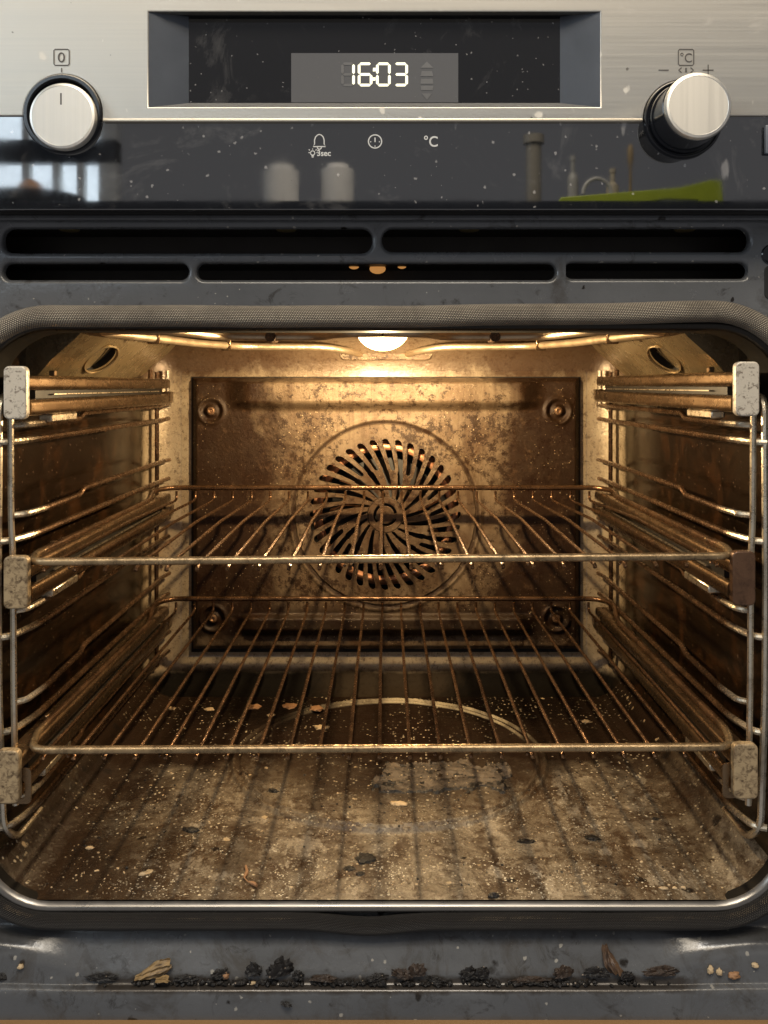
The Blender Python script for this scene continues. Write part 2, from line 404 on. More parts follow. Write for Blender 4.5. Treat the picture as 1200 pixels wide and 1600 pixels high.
M['frame'] = frame_mat()
M['steel'] = steel_mat('brushed_fascia_steel', (6, 6, 700))
M['knob_steel'] = steel_mat('brushed_knob_steel', (420, 5, 5), (.80, .77, .70), False, (0, 1))
M['trim_steel'] = steel_mat('polished_trim', (5, 5, 500), (.80, .72, .58), False)
M['glass'] = black_glass_mat()
M['glass_display'] = black_glass_mat('display_black_glass', (.010, .010, .011), 1.62, .8)
M['lcd'] = black_glass_mat('grey_lcd', (.115, .115, .118), 1.5, .25)
M['recess'] = plain_mat('blue_grey_recess', (.15, .17, .205), .35)
M['recess_dark'] = plain_mat('dark_recess_edge', (.03, .03, .032), .35)
M['recess_dust'] = plain_mat('dusty_recess_ledge', (.34, .33, .31), .6)
M['black_gloss'] = plain_mat('black_gloss_plastic', (.010, .011, .014), .12)
M['black_mat'] = plain_mat('dark_duct_metal', (.012, .011, .010), .55)
M['gap'] = plain_mat('black_gap', (.004, .004, .004), .7)
M['duct'] = plain_mat('sooty_duct', (.045, .036, .028), .5, .2)
M['fan_dark'] = plain_mat('sooty_fan', (.010, .008, .006), .5, .2)
M['print_dark'] = plain_mat('dark_print', (.10, .09, .08), .6)
M['print_white'] = plain_mat('white_print', (.62, .62, .60), .5)
M['digit'] = plain_mat('lit_display_segment', (1, .97, .72), .4, 0, .92)
M['ghost'] = plain_mat('unlit_display_segment', (.135, .135, .137), .4)
M['brass'] = plain_mat('brass_screw', (.45, .33, .14), .35, .8)
M['gasket'] = gasket_mat()
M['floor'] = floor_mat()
M['rear'] = rear_mat()
M['panel'] = M['grille'] = panel_mat()
M['lip'] = plain_mat('polished_lip', (.24, .225, .205), .30, .8)
_nt = M['lip'].node_tree
_p = _nt.nodes['Principled BSDF']
_v = coords(_nt)
_z = mth(_nt, 'ADD', nd(_nt, 'SeparateXYZ', Vector=_v).outputs[2], mth(_nt, 'MULTIPLY', noi(_nt, _v, 30, 5, .7), .02))
_nt.links.new(mixc(_nt, ramp(_nt, _z, -.305, -.290), _p.inputs['Base Color'].links[0].from_socket, (.03, .026, .022)), _p.inputs['Base Color'])
M['lip_dark'] = plain_mat('sooty_collar_enamel', (.007, .006, .005), .62, .0)
M['lip_dark'].node_tree.nodes['Principled BSDF'].inputs['Specular IOR Level'].default_value = .15
M['white'] = plain_mat('white_paint', (.78, .78, .76), .5)
M['paper'] = plain_mat('white_paper', (.80, .80, .80), .9)
M['green'] = plain_mat('green_plastic', (.42, .52, .03), .35)
M['orange'] = plain_mat('onion_skin', (.52, .24, .08), .45)
M['navy'] = plain_mat('dark_blue_glaze', (.015, .02, .035), .25)
M['pane'] = plain_mat('bright_window_pane', (.78, .90, 1.0), .2, 0, 4.2)


def bulb_mat():
    m, nt, p = mat('glowing_bulb_glass')
    p.inputs['Base Color'].default_value = (1, .8, .5, 1)
    e = nd(nt, 'Emission', Color=(1, .66, .27, 1), Strength=BULB)
    out = nt.nodes['Material Output']
    nt.links.new(e.outputs[0], out.inputs['Surface'])
    return m


M['bulb'] = bulb_mat()
M['glow'] = plain_mat('leaked_lamp_glow', (.80, .36, .10), .5, 0, .55)  # emission imitates lamp light leaking through small holes


# ------------------------------------------------------------------ object helpers
ROOTLOC = {}


def thing(name, label, cat, loc=(0, 0, 0), group=None):
    o = bpy.data.objects.new(name, None)
    C.objects.link(o)
    o.location = loc
    o.empty_display_size = .02
    o['label'], o['category'] = label, cat
    if group:
        o['group'] = group
    ROOTLOC[o.name] = Vector(loc)
    return o


def tag(o, label, cat, group=None):
    o['label'], o['category'] = label, cat
    if group:
        o['group'] = group
    return o


def obj(name, bm, m, parent=None, smooth=True, world=True, angle=40):
    """bm is a bmesh or a mesh datablock; links it as ONE mesh object"""
    if isinstance(bm, bpy.types.Mesh):
        me = bm
    else:
        me = bpy.data.meshes.new(name)
        bm.to_mesh(me)
        bm.free()
    me.name = name
    if not me.materials:
        me.materials.append(m)
    if smooth:
        me.shade_smooth()
        me.set_sharp_from_angle(angle=math.radians(angle))
    o = bpy.data.objects.new(name, me)
    C.objects.link(o)
    if parent is not None:
        o.parent = parent
        if world and parent.name in ROOTLOC:
            o.location = -ROOTLOC[parent.name]
    return o


def tag_label(o, label):
    o['label'] = label
    return o


def add_box(bm, x0, x1, y0, y1, z0, z1, bev=0.0, seg=2):
    r = bmesh.ops.create_cube(bm, size=1)
    vs = r['verts']
    for v in vs:
        v.co = Vector(((x0 + x1) / 2 + v.co.x * (x1 - x0), (y0 + y1) / 2 + v.co.y * (y1 - y0), (z0 + z1) / 2 + v.co.z * (z1 - z0)))
    if bev:
        es = list({e for v in vs for e in v.link_edges})
        bmesh.ops.bevel(bm, geom=es, offset=bev, segments=seg, profile=.6, affect='EDGES')
    return bm


def box(*a, **k):
    return add_box(bmesh.new(), *a, **k)


def rounded(pts, r, n=5, closed=False):
    pts = [Vector(p) for p in pts]
    out = []
    N = len(pts)
    for i, p in enumerate(pts):
        if not closed and i in (0, N - 1):
            out.append(p)
            continue
        a, b = pts[i - 1] - p, pts[(i + 1) % N] - p
        rr = min(r, a.length * .49, b.length * .49)
        p0, p1 = p + a.normalized() * rr, p + b.normalized() * rr
        for k in range(n + 1):
            t = k / n
            out.append(p0 * (1 - t) ** 2 + p * 2 * t * (1 - t) + p1 * t * t)
    return out


def add_tube(bm, pts, r, seg=8, closed=False, uv=False):
    pts = [Vector(p) for p in pts]
    N = len(pts)
    rings = []
    up = None
    layer = bm.loops.layers.uv.verify() if uv else None
    lens = [0.0]
    for i in range(1, N):
        lens.append(lens[-1] + (pts[i] - pts[i - 1]).length)
    for i, p in enumerate(pts):
        a = pts[i - 1] if (i > 0 or closed) else p
        b = pts[(i + 1) % N] if (i < N - 1 or closed) else p
        t = (b - a).normalized()
        if up is None:
            up = Vector((0, 0, 1)) if abs(t.z) < .9 else Vector((0, 1, 0))
        up = (up - t * up.dot(t))
        up.normalize()
        s = t.cross(up)
        rad = r(i / max(1, N - 1)) if callable(r) else r
        rings.append([bm.verts.new(p + (up * math.cos(2 * PI * k / seg) + s * math.sin(2 * PI * k / seg)) * rad) for k in range(seg)])
    for i in range(N if closed else N - 1):
        A, B = rings[i], rings[(i + 1) % N]
        for k in range(seg):
            f = bm.faces.new((A[k], A[(k + 1) % seg], B[(k + 1) % seg], B[k]))
            if uv:
                u0 = lens[i]
                u1 = lens[i + 1] if i + 1 < N else lens[i] + (pts[0] - pts[i]).length
                for lp, q in zip(f.loops, ((u0, k / seg), (u0, (k + 1) / seg), (u1, (k + 1) / seg), (u1, k / seg))):
                    lp[layer].uv = q
    if not closed:
        bm.faces.new(rings[0][::-1])
        bm.faces.new(rings[-1])
    return bm


def tube(*a, **k):
    bm = add_tube(bmesh.new(), *a, **k)
    bmesh.ops.recalc_face_normals(bm, faces=bm.faces)
    return bm


def lathe(profile, centre, seg=48, bm=None):
    """profile (radius, depth towards the viewer) turned about the -Y axis through centre"""
    bm = bm or bmesh.new()
    rings = []
    for r, d in profile:
        if r < 1e-6:
            rings.append([bm.verts.new((centre[0], centre[1] - d, centre[2]))])
        else:
            rings.append([bm.verts.new((centre[0] + r * math.cos(2 * PI * k / seg), centre[1] - d, centre[2] + r * math.sin(2 * PI * k / seg))) for k in range(seg)])
    fs = []
    for A, B in zip(rings, rings[1:]):
        for k in range(seg):
            j = (k + 1) % seg
            if len(A) == 1 and len(B) == 1:
                continue
            if len(A) == 1:
                fs.append(bm.faces.new((A[0], B[k], B[j])))
            elif len(B) == 1:
                fs.append(bm.faces.new((A[k], A[j], B[0])))
            else:
                fs.append(bm.faces.new((A[k], A[j], B[j], B[k])))
    bmesh.ops.recalc_face_normals(bm, faces=bm.faces)
    return bm


TO_FRONT = Matrix(((1, 0, 0, 0), (0, 0, -1, 0), (0, 1, 0, 0), (0, 0, 0, 1)))


def curve_mesh(splines, thick, bev=0.0, res=2):
    cu = bpy.data.curves.new('outline', 'CURVE')
    cu.dimensions = '2D'
    cu.fill_mode = 'BOTH'
    cu.extrude = max(0.0, thick / 2 - bev)
    cu.bevel_depth = bev
    cu.bevel_resolution = res
    cu.offset = -bev
    for sp in splines:
        s = cu.splines.new('POLY')
        s.points.add(len(sp) - 1)
        for q, pt in zip(sp, s.points):
            pt.co = (q[0], q[1], 0, 1)
        s.use_cyclic_u = True
    o = bpy.data.objects.new('outline', cu)
    C.objects.link(o)
    me = bpy.data.meshes.new_from_object(o.evaluated_get(bpy.context.evaluated_depsgraph_get()))
    bpy.data.objects.remove(o)
    return me


def plate(name, outer, holes, yfront, thick, m, parent=None, bev=0.0, res=2):
    """flat sheet with holes, outline in (x, z), front face at Y = yfront"""
    me = curve_mesh([outer] + list(holes), thick, bev, res)
    me.transform(Matrix.Translation((0, yfront + thick / 2, 0)) @ TO_FRONT)
    me.materials.clear()
    return obj(name, me, m, parent, angle=35)


def sheet(name, outer, holes, yfront, thick, m, parent=None, bev=.0015, n=3):
    """flat sheet with holes and rounded rims, tessellated directly"""
    from mathutils.geometry import tessellate_polygon
    bm = bmesh.new()
    loops3, front = [], []
    for li, lp in enumerate([outer] + list(holes)):
        area = sum(lp[i][0] * lp[(i + 1) % len(lp)][1] - lp[(i + 1) % len(lp)][0] * lp[i][1] for i in range(len(lp)))
        pts = list(lp) if (area > 0) == (li == 0) else list(lp)[::-1]      # material on the left of every edge
        N = len(pts)
        nrm = []
        for i in range(N):
            a, b = Vector(pts[i - 1]), Vector(pts[(i + 1) % N])
            p = Vector(pts[i])
            d0, d1 = (p - a).normalized(), (b - p).normalized()
            t = (Vector((-d0.y, d0.x)) + Vector((-d1.y, d1.x)))
            t = t.normalized() / max(.5, t.length / 2) if t.length > 1e-6 else Vector((-d0.y, d0.x))
            nrm.append(t)
        rims = []
        for k in range(n + 1):
            a = PI / 2 * k / n
            o, d = bev * (1 - math.sin(a)), bev * (1 - math.cos(a))
            rims.append([bm.verts.new((p[0] + q.x * o, yfront + d, p[1] + q.y * o)) for p, q in zip(pts, nrm)])
        rims.append([bm.verts.new((p[0], yfront + thick, p[1])) for p in pts])
        for A, B in zip(rims, rims[1:]):
            for i in range(N):
                j = (i + 1) % N
                bm.faces.new((A[i], B[i], B[j], A[j]))
        front += rims[0]
        loops3.append([Vector((v.co.x, v.co.z, 0)) for v in rims[0]])
    for t in tessellate_polygon(loops3):
        try:
            bm.faces.new([front[i] for i in t])
        except ValueError:
            pass
    bmesh.ops.recalc_face_normals(bm, faces=bm.faces)
    fr = [f for f in bm.faces if all(abs(v.co.y - yfront) < 1e-7 for v in f.verts)]
    if sum(f.normal.y * f.calc_area() for f in fr) > 0:
        bmesh.ops.reverse_faces(bm, faces=bm.faces)
    return obj(name, bm, m, parent, angle=35)


def rrect(x0, x1, z0, z1, r, n=6):
    out = []
    for cx, cz, a0 in ((x1 - r, z1 - r, 0), (x0 + r, z1 - r, 90), (x0 + r, z0 + r, 180), (x1 - r, z0 + r, 270)):
        for k in range(n + 1):
            a = math.radians(a0 + 90 * k / n)
            out.append((cx + r * math.cos(a), cz + r * math.sin(a)))
    return out


def pxrect(x0, y0, x1, y1, Y):
    a, b = at(x0, y1, Y), at(x1, y0, Y)
    return a.x, b.x, a.z, b.z


def text(name, s, x0, y0, x1, y1, Y, m, parent, thick=.0002, bold=0.0):
    """lettering fitted to a box given in photo pixels at depth Y"""
    cu = bpy.data.curves.new('lettering', 'FONT')
    cu.body = s
    cu.extrude = .001
    cu.offset = bold
    o = bpy.data.objects.new('lettering', cu)
    C.objects.link(o)
    me = bpy.data.meshes.new_from_object(o.evaluated_get(bpy.context.evaluated_depsgraph_get()))
    bpy.data.objects.remove(o)
    xs, ys = [v.co.x for v in me.vertices], [v.co.y for v in me.vertices]
    X0, X1, Z0, Z1 = pxrect(x0, y0, x1, y1, Y)
    sx, sz = (X1 - X0) / (max(xs) - min(xs)), (Z1 - Z0) / (max(ys) - min(ys))
    for v in me.vertices:
        v.co = Vector((X0 + (v.co.x - min(xs)) * sx, Y - (thick if v.co.z > 0 else 0), Z0 + (v.co.y - min(ys)) * sz))
    me.materials.clear()
    return obj(name, me, m, parent, smooth=False)


def strokes(name, polys, Y, w, m, parent, closed=(), thick=.0002):
    """drawn lines as flat print: polylines in photo pixels, w in pixels"""
    bm = bmesh.new()
    for i, pl in enumerate(polys):
        pts = [at(a, b, Y - thick) for a, b in pl]
        n = len(pts)
        hw = w / F * (Y - CAM_Y) / 2
        cl = i in closed
        L = []
        for k in range(n):
            a = pts[k - 1] if (k or cl) else pts[k]
            b = pts[(k + 1) % n] if (k < n - 1 or cl) else pts[k]
            t = (b - a).normalized()
            nn = Vector((-t.z, 0, t.x))
            L.append((bm.verts.new(pts[k] + nn * hw), bm.verts.new(pts[k] - nn * hw)))
        for k in range(n if cl else n - 1):
            a, b = L[k], L[(k + 1) % n]
            bm.faces.new((a[0], b[0], b[1], a[1]))
    return obj(name, bm, m, parent, smooth=False)


def circ(cx, cy, r, n=28, a0=0, a1=360):
    m = n if a1 - a0 == 360 else n + 1
    return [(cx + r * math.cos(math.radians(a0 + (a1 - a0) * k / n)), cy - r * math.sin(math.radians(a0 + (a1 - a0) * k / n))) for k in range(m)]


def smooth01(t):
    t = max(0.0, min(1.0, t))
    return t * t * (3 - 2 * t)


def bump(t, a, b, e):
    """1 between a and b, soft over e outside"""
    return smooth01((t - a) / e + 1) * smooth01((b - t) / e + 1)


# ================================================================== THE OVEN
OVEN = thing('built_in_oven', 'dirty built-in oven with steel fascia and lit open cavity, filling the picture', 'oven', (0, .2, -.39))
FY = -.030                                      # front of the fascia

# ---------------------------------------------------------------- cavity shell
def shell_section(inset, ztop=ZT, rb=.040, rt=.030, n=7):
    x0, x1, z0, z1 = CX - HW + inset, CX + HW - inset, ZB - .0006 + inset, ztop - inset
    out = []
    for cx, cz, a0, r in ((1, 1, 0, rt), (-1, 1, 90, rt), (-1, -1, 180, rb), (1, -1, 270, rb)):
        r = max(.004, r - inset)
        ox, oz = (x1 - r if cx > 0 else x0 + r), (z1 - r if cz > 0 else z0 + r)
        for k in range(n + 1):
            a = math.radians(a0 + 90 * k / n)
            out.append((ox + r * math.cos(a), oz + r * math.sin(a)))
    return out


def loft(sections, flip=True):
    bm = bmesh.new()
    rings = [[bm.verts.new(p) for p in s] for s in sections]
    return bm, rings


RC = .034
secs = [(.0075, 0.0), (.10, 0), (.2, 0), (.3, 0)] + [(YB - RC + RC * math.sin(t), RC * (1 - math.cos(t))) for t in [PI / 2 * k / 8 for k in range(9)]]
# side walls, ceiling and rear of the shell are separate sheets cut from one loft
n1 = 8
parts = {'ceiling': [], 'side_wall': [], 'side_wall_r': [], 'bottom': []}
rings = [[Vector((x, y, z)) for x, z in shell_section(ins)] for y, ins in secs]
NP = len(rings[0])


def strip(idx, nsec, first=0):
    bm = bmesh.new()
    vs = [[bm.verts.new(rings[j][i % NP]) for i in idx] for j in range(first, nsec)]
    for j in range(nsec - first - 1):
        for k in range(len(idx) - 1):
            bm.faces.new((vs[j][k], vs[j + 1][k], vs[j + 1][k + 1], vs[j][k + 1]))
    return bm


NS = len(secs)
obj('cavity_ceiling', strip(range(4, 12), 5), M['ceil'], OVEN)
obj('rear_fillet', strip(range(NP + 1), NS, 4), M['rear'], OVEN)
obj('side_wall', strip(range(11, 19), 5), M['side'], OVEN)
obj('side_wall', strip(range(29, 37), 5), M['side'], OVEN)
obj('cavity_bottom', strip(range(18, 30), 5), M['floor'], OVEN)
_hole = [(FCX + .0982 * math.cos(2 * PI * k / 48), FCZ + .0982 * math.sin(2 * PI * k / 48)) for k in range(48)]
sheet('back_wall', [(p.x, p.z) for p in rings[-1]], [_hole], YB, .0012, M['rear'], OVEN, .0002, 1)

# ---------------------------------------------------------------- floor sheet with the pressed double ring


def floor_z(x, y):
    e = min(1.0, (.236 - abs(x - CX)) / .012, (y + .0012) / .008, (.369 - y) / .008)
    e = max(0.0, e)
    z = ZB + .0004
    d = math.hypot(x - RCX, y - RCY)
    ring = max(math.exp(-((d - .1355) / .0017) ** 2), .9 * math.exp(-((d - .1285) / .0017) ** 2))
    z += .0034 * ring * e
    z += .0008 * e * (noise.noise(Vector((x * 22, y * 22, 3))) + .5)
    z += .0004 * e * max(0, noise.noise(Vector((x * 120, y * 120, 9))))
    return z


bm = bmesh.new()
gx, gy = 330, 280
vs = []
for j in range(gy + 1):
    y = -.0012 + (.3690 + .0012) * j / gy
    vs.append([bm.verts.new((CX - .236 + .472 * i / gx, y, floor_z(CX - .236 + .472 * i / gx, y))) for i in range(gx + 1)])
for j in range(gy):
    for i in range(gx):
        bm.faces.new((vs[j][i], vs[j][i + 1], vs[j + 1][i + 1], vs[j + 1][i]))
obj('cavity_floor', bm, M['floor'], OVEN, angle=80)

# ---------------------------------------------------------------- upper corner covers (sloped boxes with a hole)
for sg in (-1, 1):
    bm = bmesh.new()
    prof = [(HW + .001, -.004), (HW - .006, .004), (HW - .018, .018), (HW - .036, .034), (HW - .050, .049), (HW + .001, .0505)]
    A = []
    for y, k in ((.068, 0), (.071, .0015), (.18, .0015), (.25, -.004), (.385, -.012)):
        A.append([bm.verts.new((CX + sg * (u if u > HW else u - k), y, z)) for u, z in prof])
    for a, b in zip(A, A[1:]):
        for k in range(len(prof)):
            bm.faces.new((a[k], b[k], b[(k + 1) % len(prof)], a[(k + 1) % len(prof)]))
    bm.faces.new(A[0])
    bm.faces.new(A[-1][::-1])
    bmesh.ops.recalc_face_normals(bm, faces=bm.faces)
    cov = obj('corner_cover', bm, M['corner'], OVEN, angle=30)
    # round hole with a rolled rim, tilted with the slope
    bm = bmesh.new()
    lathe([(.0, -.010), (.013, -.010), (.0148, -.002)], (0, 0, 0), 28, bm)
    dirn = Vector((-sg * .62, -.30, -.72)).normalized()
    q = Vector((0, -1, 0)).rotation_difference(dirn)
    pos = Vector((CX + sg * (HW - .0252), .150, .0240))
    bm.transform(Matrix.Translation(pos + dirn * .004) @ q.to_matrix().to_4x4())
    h = obj('cover_hole', bm, M['gap'], cov)
    bm = tube([(.0150 * math.cos(a), 0, .0150 * math.sin(a)) for a in [2 * PI * k / 28 for k in range(28)]], .0012, 6, closed=True)
    bm.transform(Matrix.Translation(pos + dirn * .0045) @ q.to_matrix().to_4x4())
    obj('hole_rim', bm, M['corner'], cov)

# ---------------------------------------------------------------- back panel (pressed sheet) and fan grille
PY_ = .394
a, b = at(300, 1016, PY_), at(906, 590, PY_)
PXL, PXR, PZB, PZT = a.x, b.x, a.z, b.z
FC = at(602, 804, PY_)
FR = .0995


def panel_h(x, z):
    px = (x * F / (PY_ - CAM_Y)) + PX0
    py = HOR - z * F / (PY_ - CAM_Y)
    h = .0135 * bump(px, 395, 808, 44) * smooth01((py - 590) / 9) * smooth01((643 - py) / 17)
    h += .0075 * bump(px, 400, 806, 36) * smooth01((py - 958) / 8) * smooth01((994 - py) / 14)
    e = min(x - PXL, PXR - x, z - PZB, PZT - z)
    h -= .0055 * (1 - smooth01(e / .005))
    d = math.hypot(x - FC.x, z - FC.z)
    h += .0016 * math.exp(-((d - FR - .003) / .0022) ** 2)
    for sx, sy in ((330, 642), (872, 642), (333, 966), (869, 966)):
        c = at(sx, sy, PY_)
        d = math.hypot(x - c.x, z - c.z)
        if d < .022:
            h += .0022 * math.exp(-((d - .0135) / .002) ** 2) - .0016 * math.exp(-((d - .0085) / .0022) ** 2) + .0016 * math.exp(-((d - .0045) / .0015) ** 2)
    return h


bm = bmesh.new()
nx, nz = 300, 214
vs = [[bm.verts.new((x, PY_ - panel_h(x, z), z)) for x in [PXL + (PXR - PXL) * i / nx for i in range(nx + 1)]] for z in [PZB + (PZT - PZB) * j / nz for j in range(nz + 1)]]
for j in range(nz):
    for i in range(nx):
        q = (vs[j][i], vs[j][i + 1], vs[j + 1][i + 1], vs[j + 1][i])
        if all(math.hypot(v.co.x - FC.x, v.co.z - FC.z) < FR - .003 for v in q):
            continue
        bm.faces.new(q)
for v in [v for v in bm.verts if not v.link_faces]:
    bm.verts.remove(v)
BP = obj('back_panel', bm, M['panel'], OVEN, angle=60)
for sx, sy in ((330, 642), (872, 642), (333, 966), (869, 966)):
    c = at(sx, sy, PY_)
    obj('screw', lathe([(0, .0022), (.0012, .0016), (.0024, .0030), (.0038, .0026), (.0046, .0010), (.0048, -.004)], (c.x, PY_, c.z), 20), M['screw'], BP)
# black sheet standing in for the shade in the gap round the panel
sheet('panel_gap_shade', [(PXL - .0022, PZB - .004), (PXR + .0022, PZB - .004), (PXR + .0022, PZT + .001), (PXL - .0022, PZT + .001)], [_hole], YB - .0006, .0004, M['gap'], OVEN, .0001, 1)

# swirl grille: 36 slots, every second one runs on to the hub
SW = .34


def grille_mesh():
    bm = bmesh.new()
    r_in, r_out, r_mid = .0195, .0815, .048
    rows = [r_in]
    marks = sorted(set([r_in + .0004, r_in + .0012, r_in + .0028] + [r_in + .0028 + (r_mid - r_in - .0028) * k / 7 for k in range(1, 7)] +
                       [r_mid, r_mid + .0004, r_mid + .0012, r_mid + .0028] + [r_mid + .0028 + (r_out - .0031 - r_mid - .0028) * k / 10 for k in range(1, 10)] +
                       [r_out - .0031, r_out - .0018, r_out - .0008, r_out - .0002, r_out]))
    rows += marks + [.085, .092, .0965, .0985, FR]
    depth = lambda r: .0012 + (.0012 * smooth01((.088 - r) / .03)) - (.0022 * smooth01((r - .0965) / .003))
    P2 = 2 * PI / 18

    def half(r, lo, hi, w):
        if r <= lo or r >= hi:
            return 0.0
        e = min(r - lo, hi - r)
        k = math.sqrt(max(0, 1 - (1 - min(1, e / w)) ** 2))
        return k * w / r

    def wid(r, long):
        w = .0037
        lim = P2 / 2 * r * .285
        if long and r <= r_mid:
            lim = P2 * r * .20
        return min(w, lim)
    V = []
    for r in rows:
        sw = SW * math.log(r / .08)
        row = []
        y = PY_ - depth(r)
        for k in range(18):
            for off, long in ((0.0, True), (P2 / 2, False)):
                h = half(r, r_in if long else r_mid, r_out, wid(r, long))
                for s in (-1, 1):
                    th = k * P2 + off + sw + s * h
                    row.append(bm.verts.new((FC.x + r * math.cos(th), y, FC.z + r * math.sin(th))))
        V.append(row)
    n = len(V[0])
    for ri, (A, B) in enumerate(zip(V, V[1:])):
        ra, rb = rows[ri], rows[ri + 1]
        for k in range(n):
            if k % 2 == 0:      # the slot side
                lo = r_in if k % 4 == 0 else r_mid
                if ra >= lo - 1e-6 and rb <= r_out + 1e-6:
                    continue
                bm.faces.new((A[k], A[k + 1], B[k + 1], B[k]))
            else:
                j = (k + 1) % n
                m0 = bm.verts.new((A[k].co + A[j].co) / 2 * 1.0)
                bm.verts.remove(m0)
                bm.faces.new((A[k], A[j], B[j], B[k]))
    bmesh.ops.remove_doubles(bm, verts=bm.verts, dist=1e-6)
    bmesh.ops.dissolve_degenerate(bm, dist=1e-6, edges=bm.edges)
    bmesh.ops.recalc_face_normals(bm, faces=bm.faces)
    if sum(f.normal.y for f in bm.faces) > 0:
        bmesh.ops.reverse_faces(bm, faces=bm.faces)
    ret = bmesh.ops.extrude_face_region(bm, geom=list(bm.faces))
    for v in [e for e in ret['geom'] if isinstance(e, bmesh.types.BMVert)]:
        v.co.y += .0032
    bmesh.ops.recalc_face_normals(bm, faces=bm.faces)
    return bm


GR = obj('fan_grille', grille_mesh(), M['grille'], BP, angle=30)
# hub: ring with three arc slots left open and a centre disc
bm = bmesh.new()
hub = [circ(0, 0, .0188, 40)]
for a0 in (20, 140, 260):
    hub.append(circ(0, 0, .0125, 16, a0, a0 + 95) + circ(0, 0, .0095, 16, a0, a0 + 95)[::-1])
me = curve_mesh(hub, .003, .0004, 1)
me.transform(Matrix.Translation((FC.x, PY_ - .0012, FC.z)) @ TO_FRONT)
me.materials.clear()
obj('grille_hub', me, M['grille'], BP)

# fan and ring heater in the chamber behind the grille
ch = lathe([(.0975, -.002), (.0985, -.058), (0, -.058)], (FC.x, PY_, FC.z), 40)
obj('fan_chamber', ch, M['fan_dark'], OVEN)
FAN = obj('fan', lathe([(0, -.007), (.012, -.008), (.015, -.016), (.060, -.026), (.060, -.028), (0, -.028)], (FC.x, PY_, FC.z), 32), M['fan_dark'], OVEN)
for k in range(11):
    a = 2 * PI * k / 11
    bm = bmesh.new()
    vv = []
    for r, t in ((.026, 0), (.043, .10), (.061, .24)):
        for d in (.006, .025):
            vv.append(bm.verts.new((FC.x + r * math.cos(a + t), PY_ + d, FC.z + r * math.sin(a + t))))
    for i in (0, 2):
        bm.faces.new((vv[i], vv[i + 1], vv[i + 3], vv[i + 2]))
    ret = bmesh.ops.solidify(bm, geom=list(bm.faces), thickness=.0008)
    obj('fan_blade', bm, M['copper'], FAN)
ringp = []
for k in range(140):
    a = 2 * PI * k / 139 * 1.94
    ringp.append((FC.x + (.072 + .004 * (k > 70)) * math.cos(a), PY_ + .0085 + .010 * k / 139, FC.z + (.072 + .004 * (k > 70)) * math.sin(a)))
obj('ring_heater', tube(ringp, .0036, 8), M['copper'], OVEN)

# ---------------------------------------------------------------- back wall fittings above the panel: flange of the grill element
FLG = .4012
x0, x1, z0, z1 = pxrect(530, 524, 676, 563, FLG - .004)
FL = plate('element_flange', rrect(x0, x1, z0, z1, .007), [], FLG - .005, .004, M['panel'], OVEN, .001)
for sx in (541, 664):
    c = at(sx, 547, FLG - .005)
    obj('flange_screw', lathe([(0, .0022), (.003, .0018), (.004, 0), (.004, -.001)], (c.x, FLG - .005, c.z), 16), M['copper'], FL)

# ---------------------------------------------------------------- grill element under the ceiling
GE = None
zt = .0395
for sg in (-1, 1):
    path = [(CX + sg * .026, .397, zt - .006), (CX + sg * .034, .372, zt - .004), (CX + sg * .06, .356, zt), (CX + sg * .145, .345, zt), (CX + sg * .176, .27, zt),
            (CX + sg * .188, .20, zt), (CX + sg * .208, .09, zt), (CX + sg * .19, .062, zt), (CX + sg * .15, .075, zt), (CX + sg * .13, .15, zt), (CX + sg * .05, .160, zt),
            (CX + sg * .03, .105, zt), (CX, .098, zt)]
    o = obj('grill_element', tube(rounded(path, .022, 6), .0036, 10), M['element'], OVEN)
    for px_, py_ in ((.156, .318), (.192, .18)):
        bm = bmesh.new()
        add_box(bm, CX + sg * px_ - .005, CX + sg * px_ + .005, py_ - .002, py_ + .002, zt - .005, ZT + .001, .0006, 1)
        obj('element_bracket', bm, M['rail'], o)
    bm = bmesh.new()
    add_tube(bm, [(CX + sg * .090, .147, zt - .0005), (CX + sg * .090, .172, zt - .0005)], .0044, 10)
    obj('element_clamp', bm, M['wire'], o)

# ---------------------------------------------------------------- oven lamp in the ceiling
LX, LY, LZ = at(598, 530, .24).x, .24, ZT
bm = bmesh.new()
dome = [(.0235 * math.cos(t), .0185 * math.sin(t)) for t in [PI / 2 * k / 10 for k in range(11)]]
lathe(dome, (0, 0, 0), 36, bm)
bm.transform(Matrix.Translation((LX, LY, LZ - .0005)) @ Matrix.Rotation(PI / 2, 4, 'X'))
LAMP = obj('lamp_glass', bm, M['bulb'], OVEN)
fl = bpy.data.lights.new('bulb_filament', 'POINT')
fl.energy, fl.color, fl.shadow_soft_size = BULB_W, (1, .73, .40), .0045
flo = bpy.data.objects.new('bulb_filament', fl)
C.objects.link(flo)
flo.location = (LX, LY, LZ - .028)
bm = bmesh.new()
lathe([(.0240, .001), (.0252, .004), (.029, .003), (.031, 0)], (0, 0, 0), 36, bm)
bm.transform(Matrix.Translation((LX, LY, LZ - .0005)) @ Matrix.Rotation(PI / 2, 4, 'X'))
obj('lamp_collar', bm, M['element'], LAMP)

# ---------------------------------------------------------------- opening lip and gasket
OX, OZT, OZB = .2535, at(600, 517, 0).z, at(600, 1408, -.001).z


def ring_path(hw, zt_, zb_, r, n=10):
    return rrect(CX - hw, CX + hw, zb_, zt_, r, n)


